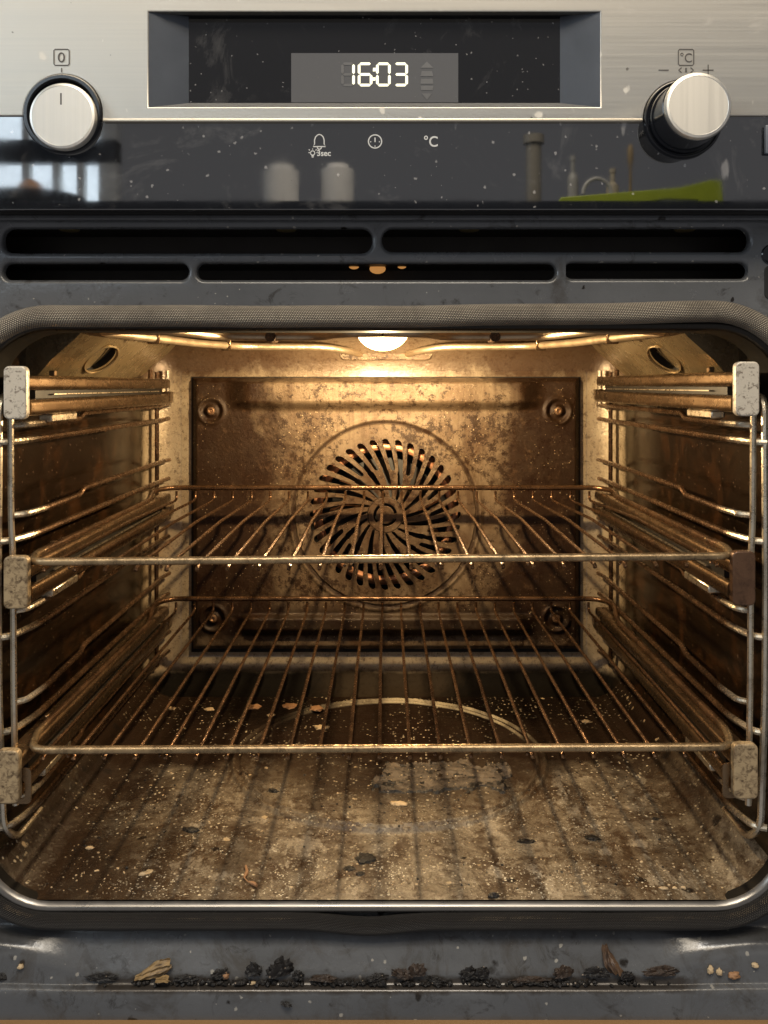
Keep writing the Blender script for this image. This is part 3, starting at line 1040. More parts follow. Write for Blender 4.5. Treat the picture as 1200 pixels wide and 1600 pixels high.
for nm, mm, prof in (('opening_collar', 'lip_dark', [(.004, .0305), (.0005, .029), (0, .004), (0, -.001)]),
                     ('opening_lip', 'lip', [(0, -.001), (.0012, -.0038), (.0032, -.0050), (.0052, -.0040), (.0062, -.0012), (.0064, .0015)])):
    bm = bmesh.new()
    R = [[bm.verts.new((x, y if y < .02 or z > -.20 else .008, z)) for x, z in ring_path(OX + off, OZT + off, OZB - off, .043 + off * .8)] for off, y in prof]
    for A, B in zip(R, R[1:]):
        for k in range(len(A)):
            j = (k + 1) % len(A)
            bm.faces.new((A[k], A[j], B[j], B[k]))
    bmesh.ops.recalc_face_normals(bm, faces=bm.faces)
    obj(nm, bm, M[mm], OVEN, angle=60)

gp = []
gz_t, gz_b, ghw = at(600, 493.5, -.004).z, at(600, 1440, -.005).z, .2655
base = rrect(CX - ghw, CX + ghw, gz_b, gz_t, .056, 14)
dense = []
for i, (x, z) in enumerate(base):
    x2, z2 = base[(i + 1) % len(base)]
    L = math.hypot(x2 - x, z2 - z)
    k = max(1, int(L / .006))
    for q in range(k):
        t = q / k
        dense.append((x + (x2 - x) * t, z + (z2 - z) * t))
for x, z in dense:
    w = .0011 * noise.noise(Vector((x * 14, z * 14, 2)))
    if z > 0:
        w += .0022 * math.exp(-((x - .205) / .05) ** 2) + .0005 * x / .25 + .0008 * math.exp(-((x + .23) / .03) ** 2)
    else:
        w -= .0034 * math.exp(-((x + .012) / .028) ** 2)
    gp.append((x, -.004 + .0006 * noise.noise(Vector((x * 20, z * 20, 8))), z + w))
rad = [.0054 + .0015 * smooth01((p[2] + .26) / .12) for p in gp]
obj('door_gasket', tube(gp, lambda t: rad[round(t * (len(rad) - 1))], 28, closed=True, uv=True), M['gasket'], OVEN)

# ---------------------------------------------------------------- front frame with the two rows of vent slots
fx0, fx1 = -.2995 + CX, .2965 + CX
ztop = .118
holes = []
inner = rrect(CX - ghw, CX + ghw, gz_b + .001, gz_t, .055, 10)
lo = [i for i, p in enumerate(inner) if p[1] < gz_b + .0011]
k0 = max(i for i in lo if inner[i][0] < CX)          # bottom edge, left end -> right end
inner = inner[k0 + 1:] + inner[:k0 + 1]              # starts at the right end, runs round over the top to the left end
zf0 = gz_b + .0004
fout = [(fx1, zf0), (fx1, ztop), (fx0, ztop), (fx0, zf0), (CX - .0005, zf0), (CX - .0005, gz_b + .001)] + inner[::-1] + [(CX + .0005, gz_b + .001), (CX + .0005, zf0)]


def slot(x0, y0, x1, y1, r, rt=None):
    a = pxrect(x0, y0, x1, y1, 0)
    return rrect(*a, r, 6)


holes += [slot(3, 356, 581, 395, .0068), slot(597, 356, 1172, 393, .0068)]
holes += [slot(3, 411, 294, 437, .0051), slot(307, 411, 869, 437, .0051), slot(883, 410, 1170, 435, .0051)]
FR_ = sheet('front_frame', fout, holes, 0, .006, M['frame'], OVEN, .0030, 5)
# keyhole hinge slot at the right edge
kz = at(1198, 398, 0)
kh = lathe([(0, .0004), (.0052, .0004), (.0060, .0010), (.0066, .0004), (.0066, -.001)], (kz.x + .003, -.0002, kz.z), 24)
obj('hinge_boss', kh, M['black_gloss'], FR_)
kx0, kx1, kz0, kz1 = pxrect(1194, 414, 1216, 468, 0)
plate('hinge_slot', rrect(kx0, kx1, kz0, kz1, .004), [], -.0006, .0012, M['black_mat'], FR_, .0004)
# ducts behind the slots: open towards the front
ztA, zbA = at(0, 350, 0).z, at(0, 400, 0).z
ztB, zbB = at(0, 407, 0).z, at(0, 440, 0).z
for zt_, zb_ in ((ztA, zbA), (ztB, zbB)):
    bm = bmesh.new()
    x0, x1, y0, y1 = fx0 + .004, fx1 - .004, .0063, .050
    v = [bm.verts.new(p) for p in ((x0, y0, zb_), (x1, y0, zb_), (x1, y1, zb_), (x0, y1, zb_), (x0, y0, zt_), (x1, y0, zt_), (x1, y1, zt_), (x0, y1, zt_))]
    for f in ((0, 1, 2, 3), (7, 6, 5, 4), (3, 2, 6, 7), (0, 3, 7, 4), (2, 1, 5, 6)):
        bm.faces.new([v[i] for i in f])
    obj('air_duct', bm, M['duct'], OVEN, smooth=False)
for sx in (108, 447, 733, 1070):
    c = at(sx, 358.5, .012)
    bm = lathe([(0, .0045), (.006, .004), (.0082, .001), (.0082, -.004)], (0, 0, 0), 20)
    bm.transform(Matrix.Translation((c.x, .012, c.z + .0030)) @ Matrix.Rotation(PI / 2, 4, 'X'))
    obj('duct_screw', bm, M['brass'], FR_)
for sx, sy, rr in ((553, 415.5, .0022), (590, 420, .0034), (628, 415.5, .0019)):  # glowing discs stand in for lamp light leaking into the duct
    c = at(sx, sy, .03)
    bm = lathe([(0, .0012), (rr * .7, .001), (rr * 1.6, 0), (rr * 1.6, -.001)], (0, 0, 0), 14)
    bm.transform(Matrix.Translation((c.x, .03, c.z)) @ Matrix.Diagonal((1, 1, .62, 1)))
    obj('lamp_leak_glow', bm, M['glow'], LAMP)

# ---------------------------------------------------------------- sill: pressed sheet with the crumb ledge under the opening
def sill_row(x):
    k = max(smooth01((-x - .178) / .075), smooth01((x - .150) / .085))
    z1 = -.3705 + .0135 * k                     # where the upright face ends
    yf = -.0015 - .004 * k
    lz = -.3742 + .0012 * k
    ctrl = [(.0085, gz_b + .006), (.0055, gz_b - .004), (.0030, gz_b - .009), (-.0062 - .001 * k, z1 + .007), (-.0088 - .0005 * k, z1 + .0028), (-.0094 - .0005 * k, z1 + .0012), (-.0098 - .0005 * k, z1 - .0010 - .0004 * k), (-.0103 - .0005 * k, z1 - .0024 - .0034 * k),
            (-.0116, lz + .0008 * k), (-.0132, lz - .0001), (-.0148, lz - .0009), (-.0157, lz - .0024), (-.0160, lz - .005), (-.0162, -.3945)]
    return ctrl


bm = bmesh.new()
rows = []
for i in range(161):
    x = fx0 + (fx1 - fx0) * i / 160
    row = rounded([(x, y, z) for y, z in sill_row(x)], .0035, 4)
    rows.append([bm.verts.new(p) for p in row])
for A, B in zip(rows, rows[1:]):
    for k in range(len(A) - 1):
        bm.faces.new((A[k], A[k + 1], B[k + 1], B[k]))
bmesh.ops.recalc_face_normals(bm, faces=bm.faces)
if sum(f.normal.y for f in bm.faces) > 0:
    bmesh.ops.reverse_faces(bm, faces=bm.faces)
obj('crumb_sill', bm, M['frame'], OVEN, angle=80)

# ---------------------------------------------------------------- fascia: brushed steel, cut out for the display and round the knobs
KL, KR = at(98, 178, FY), at(1067, 187, FY)
bz, bzc = at(0, 181, FY).z, at(0, 188, FY).z
KRAD = .0238
fo = [(fx0, bz)]


def arc_over(c, r, z0, z1, n=22):
    a0 = math.pi - math.asin((z0 - c.z) / r)
    a1 = math.asin((z1 - c.z) / r)
    return [(c.x + r * math.cos(a0 + (a1 - a0) * k / n), c.z + r * math.sin(a0 + (a1 - a0) * k / n)) for k in range(n + 1)]


fo += arc_over(KL, KRAD, bz, bzc) + arc_over(KR, KRAD, bzc, bz)
fo += [(fx1, bz), (fx1, .262), (fx0, .262)]
dx0, dx1, dz0, dz1 = pxrect(232, 18, 938, 167, FY)
FAS = plate('fascia', fo, [[(dx0, dz0), (dx1, dz0), (dx1, dz1), (dx0, dz1)]], FY, .006, M['steel'], OVEN, .0007, 2)
# bright rolled edge between the knobs
obj('fascia_edge', box(KL.x + .0245, KR.x - .0245, FY - .0012, FY + .004, bzc - .0010, bzc + .0009, .0006), M['trim_steel'], FAS)
# glass strip below
gz1, gz0 = bzc + .0055, at(0, 328, FY + .0015).z
GL = plate('glass_strip', [(fx0, gz0), (fx1, gz0), (fx1, gz1), (fx0, gz1)], [], FY + .0015, .0045, M['glass'], OVEN, .0006, 2)
RD = FY + .0085
# the cabinet of the fascia behind it (its underside shows as the dark band)
obj('fascia_housing', box(fx0 + .001, fx1 - .001, RD + .0045, -.0003, gz0 + .0008, .262), M['black_mat'], OVEN)
obj('trim_strip', box(fx0, fx1, -.0085, -.0055, gz0 - .0022, gz0 + .0006, .0004), M['frame'], OVEN)
# a black bevelled metal clip at the right end of the strip
cx0, cx1, cz0, cz1 = pxrect(1194, 196, 1216, 241, FY)
obj('glass_clip', box(cx0, cx1, FY - .002, FY + .0012, cz0, cz1, .0012), M['recess'], GL)

# display recess: four sloping sides and the black pane
RD = FY + .0085
q0, q1 = at(295, 161, RD), at(875, 26, RD)
A = [Vector((dx0, FY + .0007, dz0)), Vector((dx1, FY + .0007, dz0)), Vector((dx1, FY + .0007, dz1)), Vector((dx0, FY + .0007, dz1))]
B = [Vector((q0.x, RD, q0.z)), Vector((q1.x, RD, q0.z)), Vector((q1.x, RD, q1.z)), Vector((q0.x, RD, q1.z))]
DR = None
for k, (nm, mm) in enumerate((('recess_ledge', 'recess_dust'), ('recess_side', 'recess'), ('recess_top', 'recess_dark'), ('recess_side', 'recess'))):
    bm = bmesh.new()
    j = (k + 1) % 4
    bm.faces.new([bm.verts.new(p) for p in (A[k], A[j], B[j], B[k])])
    bmesh.ops.solidify(bm, geom=list(bm.faces), thickness=.0006)
    obj(nm, bm, M[mm], FAS, smooth=False)
DG = plate('display_pane', [(q0.x - .001, q0.z - .001), (q1.x + .001, q0.z - .001), (q1.x + .001, q1.z + .001), (q0.x - .001, q1.z + .001)], [], RD, .003, M['glass_display'], OVEN)
LY_ = RD - .0003
lx0, lx1, lz0, lz1 = pxrect(455, 83, 716, 160, LY_)
plate('lcd_window', [(lx0, lz0), (lx1, lz0), (lx1, lz1), (lx0, lz1)], [], LY_, .0004, M['lcd'], DG)

SEG = {'0': 'abcdef', '1': 'bc', '3': 'abcdg', '6': 'afgedc', '8': 'abcdefg'}


def seven(ch, x0, x1, y0, y1, t=4.2, sl=1.5):
    ym = (y0 + y1) / 2
    g = .55

    def hseg(xa, xb, y):
        return [(xa + g, y), (xa + t / 2 + g, y - t / 2), (xb - t / 2 - g, y - t / 2), (xb - g, y), (xb - t / 2 - g, y + t / 2), (xa + t / 2 + g, y + t / 2)]

    def vseg(x, ya, yb):
        return [(x, ya + g), (x + t / 2, ya + t / 2 + g), (x + t / 2, yb - t / 2 - g), (x, yb - g), (x - t / 2, yb - t / 2 - g), (x - t / 2, ya + t / 2 + g)]
    xl, xr, yt, yb = x0 + t / 2, x1 - t / 2, y0 + t / 2, y1 - t / 2
    segs = {'a': hseg(xl, xr, yt), 'd': hseg(xl, xr, yb), 'g': hseg(xl, xr, ym), 'f': vseg(xl, yt, ym), 'b': vseg(xr, yt, ym), 'e': vseg(xl, ym, yb), 'c': vseg(xr, ym, yb)}
    return [segs[c] for c in SEG[ch]]


def flat_polys(name, polys, Y, m, parent):
    bm = bmesh.new()
    for pl in polys:
        bm.faces.new([bm.verts.new(at(a, b, Y)) for a, b in pl])
    bmesh.ops.recalc_face_normals(bm, faces=bm.faces)
    for f in bm.faces:
        if f.normal.y > 0:
            f.normal_flip()
    return obj(name, bm, m, parent, smooth=False)


DYY = LY_ - .0002
for ch, x0, x1 in (('1', 533, 554.5), ('6', 559, 582), ('0', 587.5, 610.5), ('3', 615, 637.5)):
    flat_polys('display_digit', seven(ch, x0, x1, 97.5, 135), DYY, M['digit'], DG)
flat_polys('display_colon', [[(583.0, 106), (587.5, 106), (587.0, 111.5), (582.5, 111.5)], [(582.5, 121), (587, 121), (586.5, 126), (582, 126)]], DYY, M['digit'], DG)
gh = [p for p in seven('8', 533, 554.5, 97.5, 135)][3:] + [p for p in seven('8', 533, 554.5, 97.5, 135)][:1]
flat_polys('unlit_segment', [seven('8', 533, 554.5, 97.5, 135)[i] for i in (0, 3, 4, 5, 6)], DYY, M['ghost'], DG)
gp_ = [[(657, 106), (667, 96), (677, 106)], [(657, 119), (659, 111), (675, 111), (677, 119)], [(657, 131), (658, 123), (676, 123), (677, 131)], [(658, 141), (657, 134), (677, 134), (676, 141)], [(659, 146), (667, 156), (675, 146)]]
flat_polys('unlit_segment', gp_, DYY, M['ghost'], DG)

# printed marks on the steel
PYF = FY - .0001
strokes('zero_mark', [[(84, 79), (86, 77), (106, 77), (108, 79), (108, 100), (106, 102), (86, 102), (84, 100)], [(96, 106), (96, 113)]], PYF, 1.6, M['print_dark'], FAS, closed=(0,))
text('zero_mark', '0', 90.5, 82, 101.5, 97.5, PYF, M['print_dark'], FAS)
strokes('temperature_mark', [[(1060, 79), (1062, 77), (1082, 77), (1084, 79), (1084, 100), (1082, 102), (1062, 102), (1060, 100)],
                             [(1029, 109.5), (1045, 109.5)], [(1098, 109.5), (1115, 109.5)], [(1106.5, 101), (1106.5, 118)],
                             [(1065, 105.5), (1060.5, 109.5), (1065, 113.5)], [(1079, 105.5), (1083.5, 109.5), (1079, 113.5)]], PYF, 1.6, M['print_dark'], FAS, closed=(0,))
strokes('temperature_mark', [[(1072, 106), (1072, 113)]], PYF, 3.0, M['print_dark'], FAS)
text('temperature_mark', '°C', 1063, 82.5, 1081, 97.5, PYF, M['print_dark'], FAS)
# white print on the glass
PG = FY + .0014
strokes('bell_icon', [[(489, 229), (509, 229), (506.5, 225), (506.5, 219), (505, 214), (502, 211), (499, 210), (496, 211), (493, 214), (491.5, 219), (491.5, 225)], circ(499, 230, 3.2, 8, 180, 360)], PG, 1.7, M['print_white'], GL, closed=(0,))
rays = [[(488.5 + 5.6 * math.cos(a), 239 - 5.6 * math.sin(a)), (488.5 + 8 * math.cos(a), 239 - 8 * math.sin(a))] for a in (0.15, .95, PI / 2 + .6, PI - .15)]
rays = [[(494.5, 238.5), (496.5, 238.5)], [(482, 238.5), (484, 238.5)], [(493, 235), (494.6, 233.4)], [(484, 235), (482.6, 233.4)], [(488.5, 233.6), (488.5, 232)]]
strokes('lamp_icon', [circ(488.5, 239, 3.4, 12), [(486.6, 243.6), (490.6, 243.6)], [(487, 245.4), (490, 245.4)]] + rays, PG, 1.4, M['print_white'], GL, closed=(0,))
text('seconds_lettering', '3sec', 495.5, 234.5, 517, 244, PG, M['print_white'], GL, bold=.02)
strokes('clock_icon', [circ(586, 221, 10.3, 32), [(586, 215), (586, 222)], [(578.5, 221.5), (580, 221.5)], [(592, 221.5), (593.5, 221.5)], [(586, 227.5), (586, 229)]], PG, 1.8, M['print_white'], GL, closed=(0,))
text('degree_icon', '°C', 662.5, 212, 684, 229.5, PG, M['print_white'], GL, bold=.012)

# ---------------------------------------------------------------- knobs
KN = obj('knob', lathe([(.0236, -.003), (.0236, .0012), (.0228, .0022), (.0210, .0022), (.0202, .0008), (.0202, -.003)], (KL.x, FY, KL.z), 64), M['black_gloss'], OVEN)
fk = at(97, 181, FY - .006)
obj('knob_cap', lathe([(.0200, -.002), (.0200, .0046), (.0193, .0058), (.0180, .0062), (.0178, .0060), (0, .0060)], (fk.x, FY, fk.z), 64), M['knob_steel'], KN)
p0, p1 = at(94, 163.5, FY - .006), at(96.5, 145.5, FY - .006)
obj('pointer_mark', box(p0.x, p1.x, FY - .0061, FY - .0058, p0.z, p1.z), M['print_dark'], KN, smooth=False)

KN2 = obj('knob', lathe([(.0236, -.003), (.0236, .0010), (.0228, .0020), (.0222, .0020), (.0216, .0006), (.0210, .0006), (.0208, .0045), (.0204, .0052), (.0199, .0052), (.0197, .0060), (.0196, .0235), (.0190, .0240)], (KR.x, FY, KR.z), 64), M['black_gloss'], OVEN)
obj('knob_cap', lathe([(.0188, .0236), (.0192, .0242), (.0192, .0262), (.0184, .0276), (.0170, .0280), (.0168, .0278), (0, .0278)], (KR.x, FY, KR.z), 64), M['knob_steel'], KN2)

# ================================================================== SIDE RACKS (chromed wire ladders hooked to the cavity walls)
LEVELS = [(-.0255, -.0368), (-.084, -.101), (-.1462, -.163), (-.2057, -.2246), (-.2685, -.286)]


def ladder(sg, label):
    xin_f, xin_b, xpost, xout = CX + sg * .2375, CX + sg * .2345, CX + sg * .2405, CX + sg * .2478
    t = thing('side_rack', label, 'oven rack support', (CX + sg * .242, .2, -.296), 'wire side racks on the cavity walls')
    # outer front wire: comes from the wall, runs down, turns in at the foot
    pts = [(xout + sg * .006, .05, -.006), (xout, .010, -.008), (xout, .008, -.13), (xout - sg * .0005, .008, -.2), (xout - sg * .003, .009, -.286), (xout - sg * .007, .020, -.298), (xout - sg * .007, .06, -.298)]
    obj('front_wire', tube(rounded(pts, .012, 5), .0024, 8), M['wire_clean'], t)
    pts = [(xpost, .010, .004), (xpost - sg * .0005, .010, -.09), (xpost - sg * .0015, .0105, -.11), (xpost - sg * .002, .0105, -.2), (xpost - sg * .003, .011, -.272)]
    obj('inner_wire', tube(rounded(pts, .01, 4), .0021, 8), M['wire_clean'], t)
    pts = [(CX + sg * .2405, .380, .014), (CX + sg * .2405, .380, -.10), (CX + sg * .2410, .380, -.2), (CX + sg * .2405, .380, -.298)]
    obj('rear_wire', tube(pts, .0023, 8), M['wire'], t)
    obj('rear_pin', tube([(CX + sg * .231, .388, .016), (CX + sg * .231, .388, -.024)], .0026, 8), M['wire_clean'], t)
    obj('rear_pin', tube([(CX + sg * .240, .352, .016), (CX + sg * .240, .352, .003)], .0024, 8), M['wire'], t)
    for zu, zl in LEVELS:
        xin = CX + sg * .2365
        # lower rung, bright bent end reaching the outer wire
        pts = [(xout + sg * .001, .0085, zl), (xin_f + sg * .004, .012, zl), (xin_f - sg * .002, .036, zl + .0003), (CX + sg * .2350, .37, zl), (CX + sg * .231, .392, zl + .001)]
        obj('rung', tube(rounded(pts, .012, 5), .0023, 8), M['wire'], t)
        # upper rung, with the small joggle that stops the shelf tipping
        pts = [(xpost, .012, zu - .0005), (CX + sg * .2325, .016, zu), (CX + sg * .2305, .040, zu), (CX + sg * .2325, .118, zu), (CX + sg * .2325, .126, zu + .004), (CX + sg * .2325, .375, zu + .004), (CX + sg * .2300, .392, zu + .004)]
        obj('rung', tube(rounded(pts, .008, 4), .0021, 8), M['wire'], t)
    return t


ladder(-1, 'chromed wire side rack hooked to the left cavity wall, behind the left rails')
ladder(1, 'chromed wire side rack hooked to the right cavity wall, its bright front wire showing')

# ================================================================== TELESCOPIC RAILS
def channel(w0, w1, z0, z1, y0, y1, sg, r=.003, flute=False):
    """hollow looking pressed channel: rounded section with a shallow flute on the inner face"""
    h = z1 - z0
    sec = [(w1, z0), (w0 + .002, z0), (w0 + .0004, z0 + .0012), (w0, z0 + h * .28), (w0 + (.0018 if flute else 0), z0 + h * .40), (w0 + (.0018 if flute else 0), z0 + h * .62), (w0, z0 + h * .74), (w0 + .0006, z1 - .001), (w0 + .002, z1), (w1, z1)]
    bm = bmesh.new()
    rr = [[bm.verts.new((sg * u, y, z)) for u, z in sec] for y in (y0, y1)]
    n = len(sec)
    for k in range(n):
        bm.faces.new((rr[0][k], rr[1][k], rr[1][(k + 1) % n], rr[0][(k + 1) % n]))
    bm.faces.new(rr[0])
    bm.faces.new(rr[1][::-1])
    bmesh.ops.recalc_face_normals(bm, faces=bm.faces)
    return bm


def rail(px0, py0, px1, py1, sg, label, capm, yf=-.003, length=.378, bracket=False):
    a, b = at(px0, py1, yf), at(px1, py0, yf)
    cx, cz = (a.x + b.x) / 2, (a.z + b.z) / 2
    hw, hh = (b.x - a.x) / 2, (b.z - a.z) / 2
    t = thing('telescopic_rail', label, 'oven rail', (cx, yf, cz), 'telescopic shelf rails clipped to the side racks')
    s = sg                       # +1 right wall: inner face looks to -X
    # u measured from the rail's middle towards the wall, mirrored by sg
    obj('sliding_channel', channel(-hw * .98, hw * .7, .0015, .0112, .003, length - .006, s), M['rail'], t, world=False, angle=60)
    obj('fixed_channel', channel(-hw * .98, hw * .7, -.0150, -.0042, .006, length + .004, s), M['rail'], t, world=False, angle=60)
    obj('bearing_strip', box(min(-s * hw * .55, s * hw * .5), max(-s * hw * .55, s * hw * .5), .02, length - .03, -.0040, .0012), M['fan_dark'], t, world=False)
    obj('bearing_strip', box(min(-s * hw * .98, -s * hw * .75), max(-s * hw * .98, -s * hw * .75), .045, length - .05, -.0018, -.0010), M['wire_clean'], t, world=False)
    obj('end_stop', box(min(-s * hw * 1.02, s * hw * .4), max(-s * hw * 1.02, s * hw * .4), length - .012, length + .008, -.0125, -.0020, .001), M['rail'], t, world=False)
    # clip under the front of the rail that grips the rung
    bm = bmesh.new()
    add_box(bm, *sorted((-s * hw * .75, s * hw * .5)), .045, .095, -.0205, -.0152, .0008, 1)
    obj('rung_clip', bm, M['wire_clean'], t, world=False)
    bm = bmesh.new()
    add_box(bm, *sorted((-s * hw * .2, s * hw * .3)), .060, .066, .0110, .0150, .0006, 1)
    obj('stop_tab', bm, M['rail'], t, world=False)
    me = curve_mesh([rrect(-hw, hw, -hh, hh, .0036, 6)], .0062, .0011, 3)
    me.transform(TO_FRONT)
    me.materials.clear()
    obj('end_cap', me, capm, t, world=False)
    if not bracket:
        return t
    # bracket with an oblong hole just behind the cap
    me = curve_mesh([rrect(-.0125, .010, -.0135, .0090, .003, 5), rrect(-.0085, -.0035, -.0100, .0010, .0022, 5)], .0012, .0002, 1)
    me.transform(Matrix.Translation((-s * 0, .004, -.006)) @ Matrix.Diagonal((s, 1, 1, 1)) @ TO_FRONT)
    me.materials.clear()
    if s < 0:
        me.flip_normals()
    obj('cap_bracket', me, M['rail'], t, world=False)
    return t


rail(8, 572, 44, 655, -1, 'upper left telescopic rail with a pale speckled steel end cap, no shelf on it', M['cap'])
rail(8, 868, 46, 950, -1, 'middle left telescopic rail under the upper wire shelf, end cap browned at the rim', M['cap_brown'])
rail(-4, 1170, 32, 1253, -1, 'lower left telescopic rail under the lower wire shelf, cap cut by the picture edge', M['cap_brown'], -.012, .388, True)
rail(1147, 565, 1184, 650, 1, 'upper right telescopic rail with a clean pale steel end cap, no shelf on it', M['cap'])
rail(1142, 860, 1178, 945, 1, 'middle right telescopic rail under the upper wire shelf, with a dark browned end cap', M['cap_dark'])
rail(1144, 1160, 1182, 1246, 1, 'lower right telescopic rail under the lower wire shelf, with a yellow-brown stained cap', M['cap_brown'], bracket=True)

# ================================================================== WIRE SHELVES
def shelf(yl, yr, yback, label, xs_back):
    """yl, yr: front bar height in the photo at its two ends; yback: rear bar height"""
    YF, YR = -.001, .358
    zl, zr, zb = at(60, yl, YF).z, at(1135, yr, YF).z, at(600, yback, YR).z
    x0, x1 = at(40, yl, YF).x, at(1152, yr, YF).x
    xb0, xb1 = at(246, yback, YR).x, at(953, yback, YR).x
    t = thing('wire_shelf', label, 'oven shelf', ((x0 + x1) / 2, .18, (zl + zr) / 2 - .004), 'wire shelves in the oven')
    # closed outer frame, thick wire; rear edge stands a little higher
    fr = [(x0 + .004, YF, zl), (x1 - .004, YF, zr), (x1 + .004, YF + .028, zr), (x1 + .002, .30, zr), (xb1, YR - .018, zb - .001), (xb1 - .014, YR, zb), (xb0 + .014, YR, zb), (xb0, YR - .018, zb - .001), (x0 - .002, .30, zl), (x0 - .004, YF + .028, zl)]
    # start in the middle of the front bar so that the closed tube has no seam in a corner
    mid = Vector(((x0 + x1) / 2, YF, (zl + zr) / 2))
    path = [mid] + rounded([mid] + fr[1:] + [fr[0]] + [mid], .010, 6)[1:-1]
    obj('shelf_frame', tube(path, .0026, 12, closed=True), M['wire_shelf'], t)
    for k, px in enumerate(xs_back):
        xb = at(px, yback, YR).x
        u = (xb - xb0) / (xb1 - xb0)
        zf = zl + (zr - zl) * u
        j = random.uniform(-.0007, .0007)
        ch = [(xb, YR, zb - .0035), (xb, YR - .0005, zb - .0108), (xb, YR - .006, zb - .0128), (xb + j, .18, zf - .0030), (xb, .012, zf - .0038), (xb, -.0005, zf - .0046), (xb, -.0020, zf - .0062)]
        obj('cross_wire', tube(rounded(ch, .006, 4), .00135, 6), M['wire_thin'], t)
        if k % 3 == 1:
            obj('weld_bead', lathe([(0, .0010), (.0008, .0007), (.0011, -.0004), (.0007, -.0010)], (xb - .0035, -.001, zf - .0040), 8), M['wire_thin'], t)
    return t


M['wire_shelf'] = grime_mat('greasy_shelf_wire', (.18, .100, .052), (.020, .010, .005), 45, .38, .60, 700, (.15, .32), .7, .0, bdist=.0004, front=(.46, .32, .17))
M['wire_thin'] = grime_mat('burnt_cross_wire', (.17, .092, .046), (.018, .009, .005), 60, .38, .60, 700, (.15, .32), .75, .0, bdist=.0004)
xs = [276 + 29.3 * k for k in range(23)]
shelf(878, 869, 762, 'upper browned wire shelf, resting on the middle pair of rails', xs)
shelf(1172, 1167, 935.5, 'lower browned wire shelf, just above the stained oven floor', [x - 1 for x in xs])

# ================================================================== CRUMBS AND BURNT PIECES
def lump(r, sq, seed, sub=3, rough=.45, freq=2.2):
    bm = bmesh.new()
    bmesh.ops.create_icosphere(bm, subdivisions=sub, radius=1)
    for v in bm.verts:
        d = v.co.normalized()
        k = 1 + rough * noise.fractal(d * freq + Vector((seed * 3.1, seed, 0)), .8, 2.2, 4)
        v.co = Vector((d.x * k * r[0], d.y * k * r[1], d.z * k * r[2]))
        if v.co.z < -r[2] * .35:
            v.co.z = -r[2] * .35 + (v.co.z + r[2] * .35) * .15
    return bm


def on_floor(px, py):
    p = at(px, py, 0)
    d = p - Vector((0, CAM_Y, 0))
    k = (ZB + .0006) / d.z
    q = Vector((0, CAM_Y, 0)) + d * k
    q.z = floor_z(q.x, q.y)
    return q


seedn = [1]


def crumb(name, px, py, size, m, label, cat='crumb', where='floor', group=None):
    """size in photo pixels (width, depth-wise extent, height)"""
    seedn[0] += 1
    if where == 'floor':
        p = on_floor(px, py)
    else:
        Y = {'ledge': -.0112, 'edge': -.0175, 'back': -.0052}[where]
        p = at(px, py, Y)
    s = (p.y - CAM_Y) / F / 2
    r = (size[0] * s, size[1] * s, size[2] * s * (.6 if where == 'floor' else 1))
    o = obj(name, lump(r, 0, seedn[0], 4, .5, 2.4) if name == 'burnt_lump' else lump(r, 0, seedn[0]), m, None, angle=180 if m is not M['char'] and name != 'burnt_lump' else 35)
    o.location = (p.x, p.y, p.z + r[2] * .3)
    o.rotation_euler = (0, 0, random.uniform(-.4, .4))
    return tag(o, label, cat, group)


G1, G2 = 'burnt lumps on the sill ledge', 'bits on the oven floor'
LEDGE = [
    (160, 1526, 46, 18, 'flat brown burnt lump at the left end of the row on the sill'),
    (345, 1522, 26, 22, 'wrinkled black lump directly right of the folded yellow peel'),
    (290, 1527, 34, 14, 'small black lump just behind the right end of the folded yellow peel'),
    (396, 1518, 26, 34, 'round black lump left of the tallest burnt lump on the sill'),
    (438, 1518, 42, 46, 'tallest jagged black lump standing on the left half of the sill'),
    (466, 1524, 18, 22, 'small pointed black lump touching the right foot of the tallest lump'),
    (505, 1527, 40, 15, 'flat black crust strip on the sill left of the middle'),
    (590, 1526, 34, 16, 'low black lump on the sill under the middle of the gasket'),
    (628, 1522, 32, 24, 'loaf-shaped black lump, left one of the pair right of the middle'),
    (652, 1518, 28, 34, 'knobbly upright black lump, right one of the pair right of the middle'),
    (680, 1528, 30, 12, 'thin black crust trailing right of the knobbly upright lump'),
    (732, 1522, 26, 28, 'black lump with ragged top, left half of the twin lumps'),
    (754, 1521, 22, 28, 'black lump with pale edge, right half of the twin lumps'),
    (830, 1528, 60, 10, 'long thin black crust lying between the twin lumps and the rounded lump'),
    (880, 1520, 32, 28, 'rounded black lump left of the brown peel on the sill'),
    (932, 1520, 38, 26, 'black lump crushed under the brown peel on the sill'),
    (978, 1524, 26, 20, 'black lump just right of the brown peel on the sill'),
    (1032, 1518, 52, 24, 'wide brown-black lump at the right end of the row on the sill'),
]
for px, py, w, h, lb in LEDGE:
    crumb('burnt_lump', px, py + 4, (w * .95, 10, h * .72), M['char'] if w % 4 else M['char_brown'], lb, 'burnt food', 'ledge', G1)
crumb('crumb', 352, 1527, (11, 9, 11), M['crumb_orange'], 'small orange crumb among the black lumps on the sill, right of the yellow peel', where='ledge', group=G1)
crumb('seed', 1110, 1519, (9, 8, 16), M['crumb_tan'], 'pale seed near the right sill end, left one of two', 'seed', 'ledge')
crumb('seed', 1124, 1522, (9, 8, 14), M['crumb_tan'], 'pale seed near the right sill end, right one of two beside the orange flake', 'seed', 'ledge')
crumb('flake', 1147, 1526, (20, 12, 12), M['crumb_orange'], 'orange-brown flake at the right end of the sill', 'flake', 'ledge')
crumb('crumb', 1180, 1510, (10, 8, 9), M['crumb_tan'], 'lone tan crumb high at the far right of the sill', where='ledge')
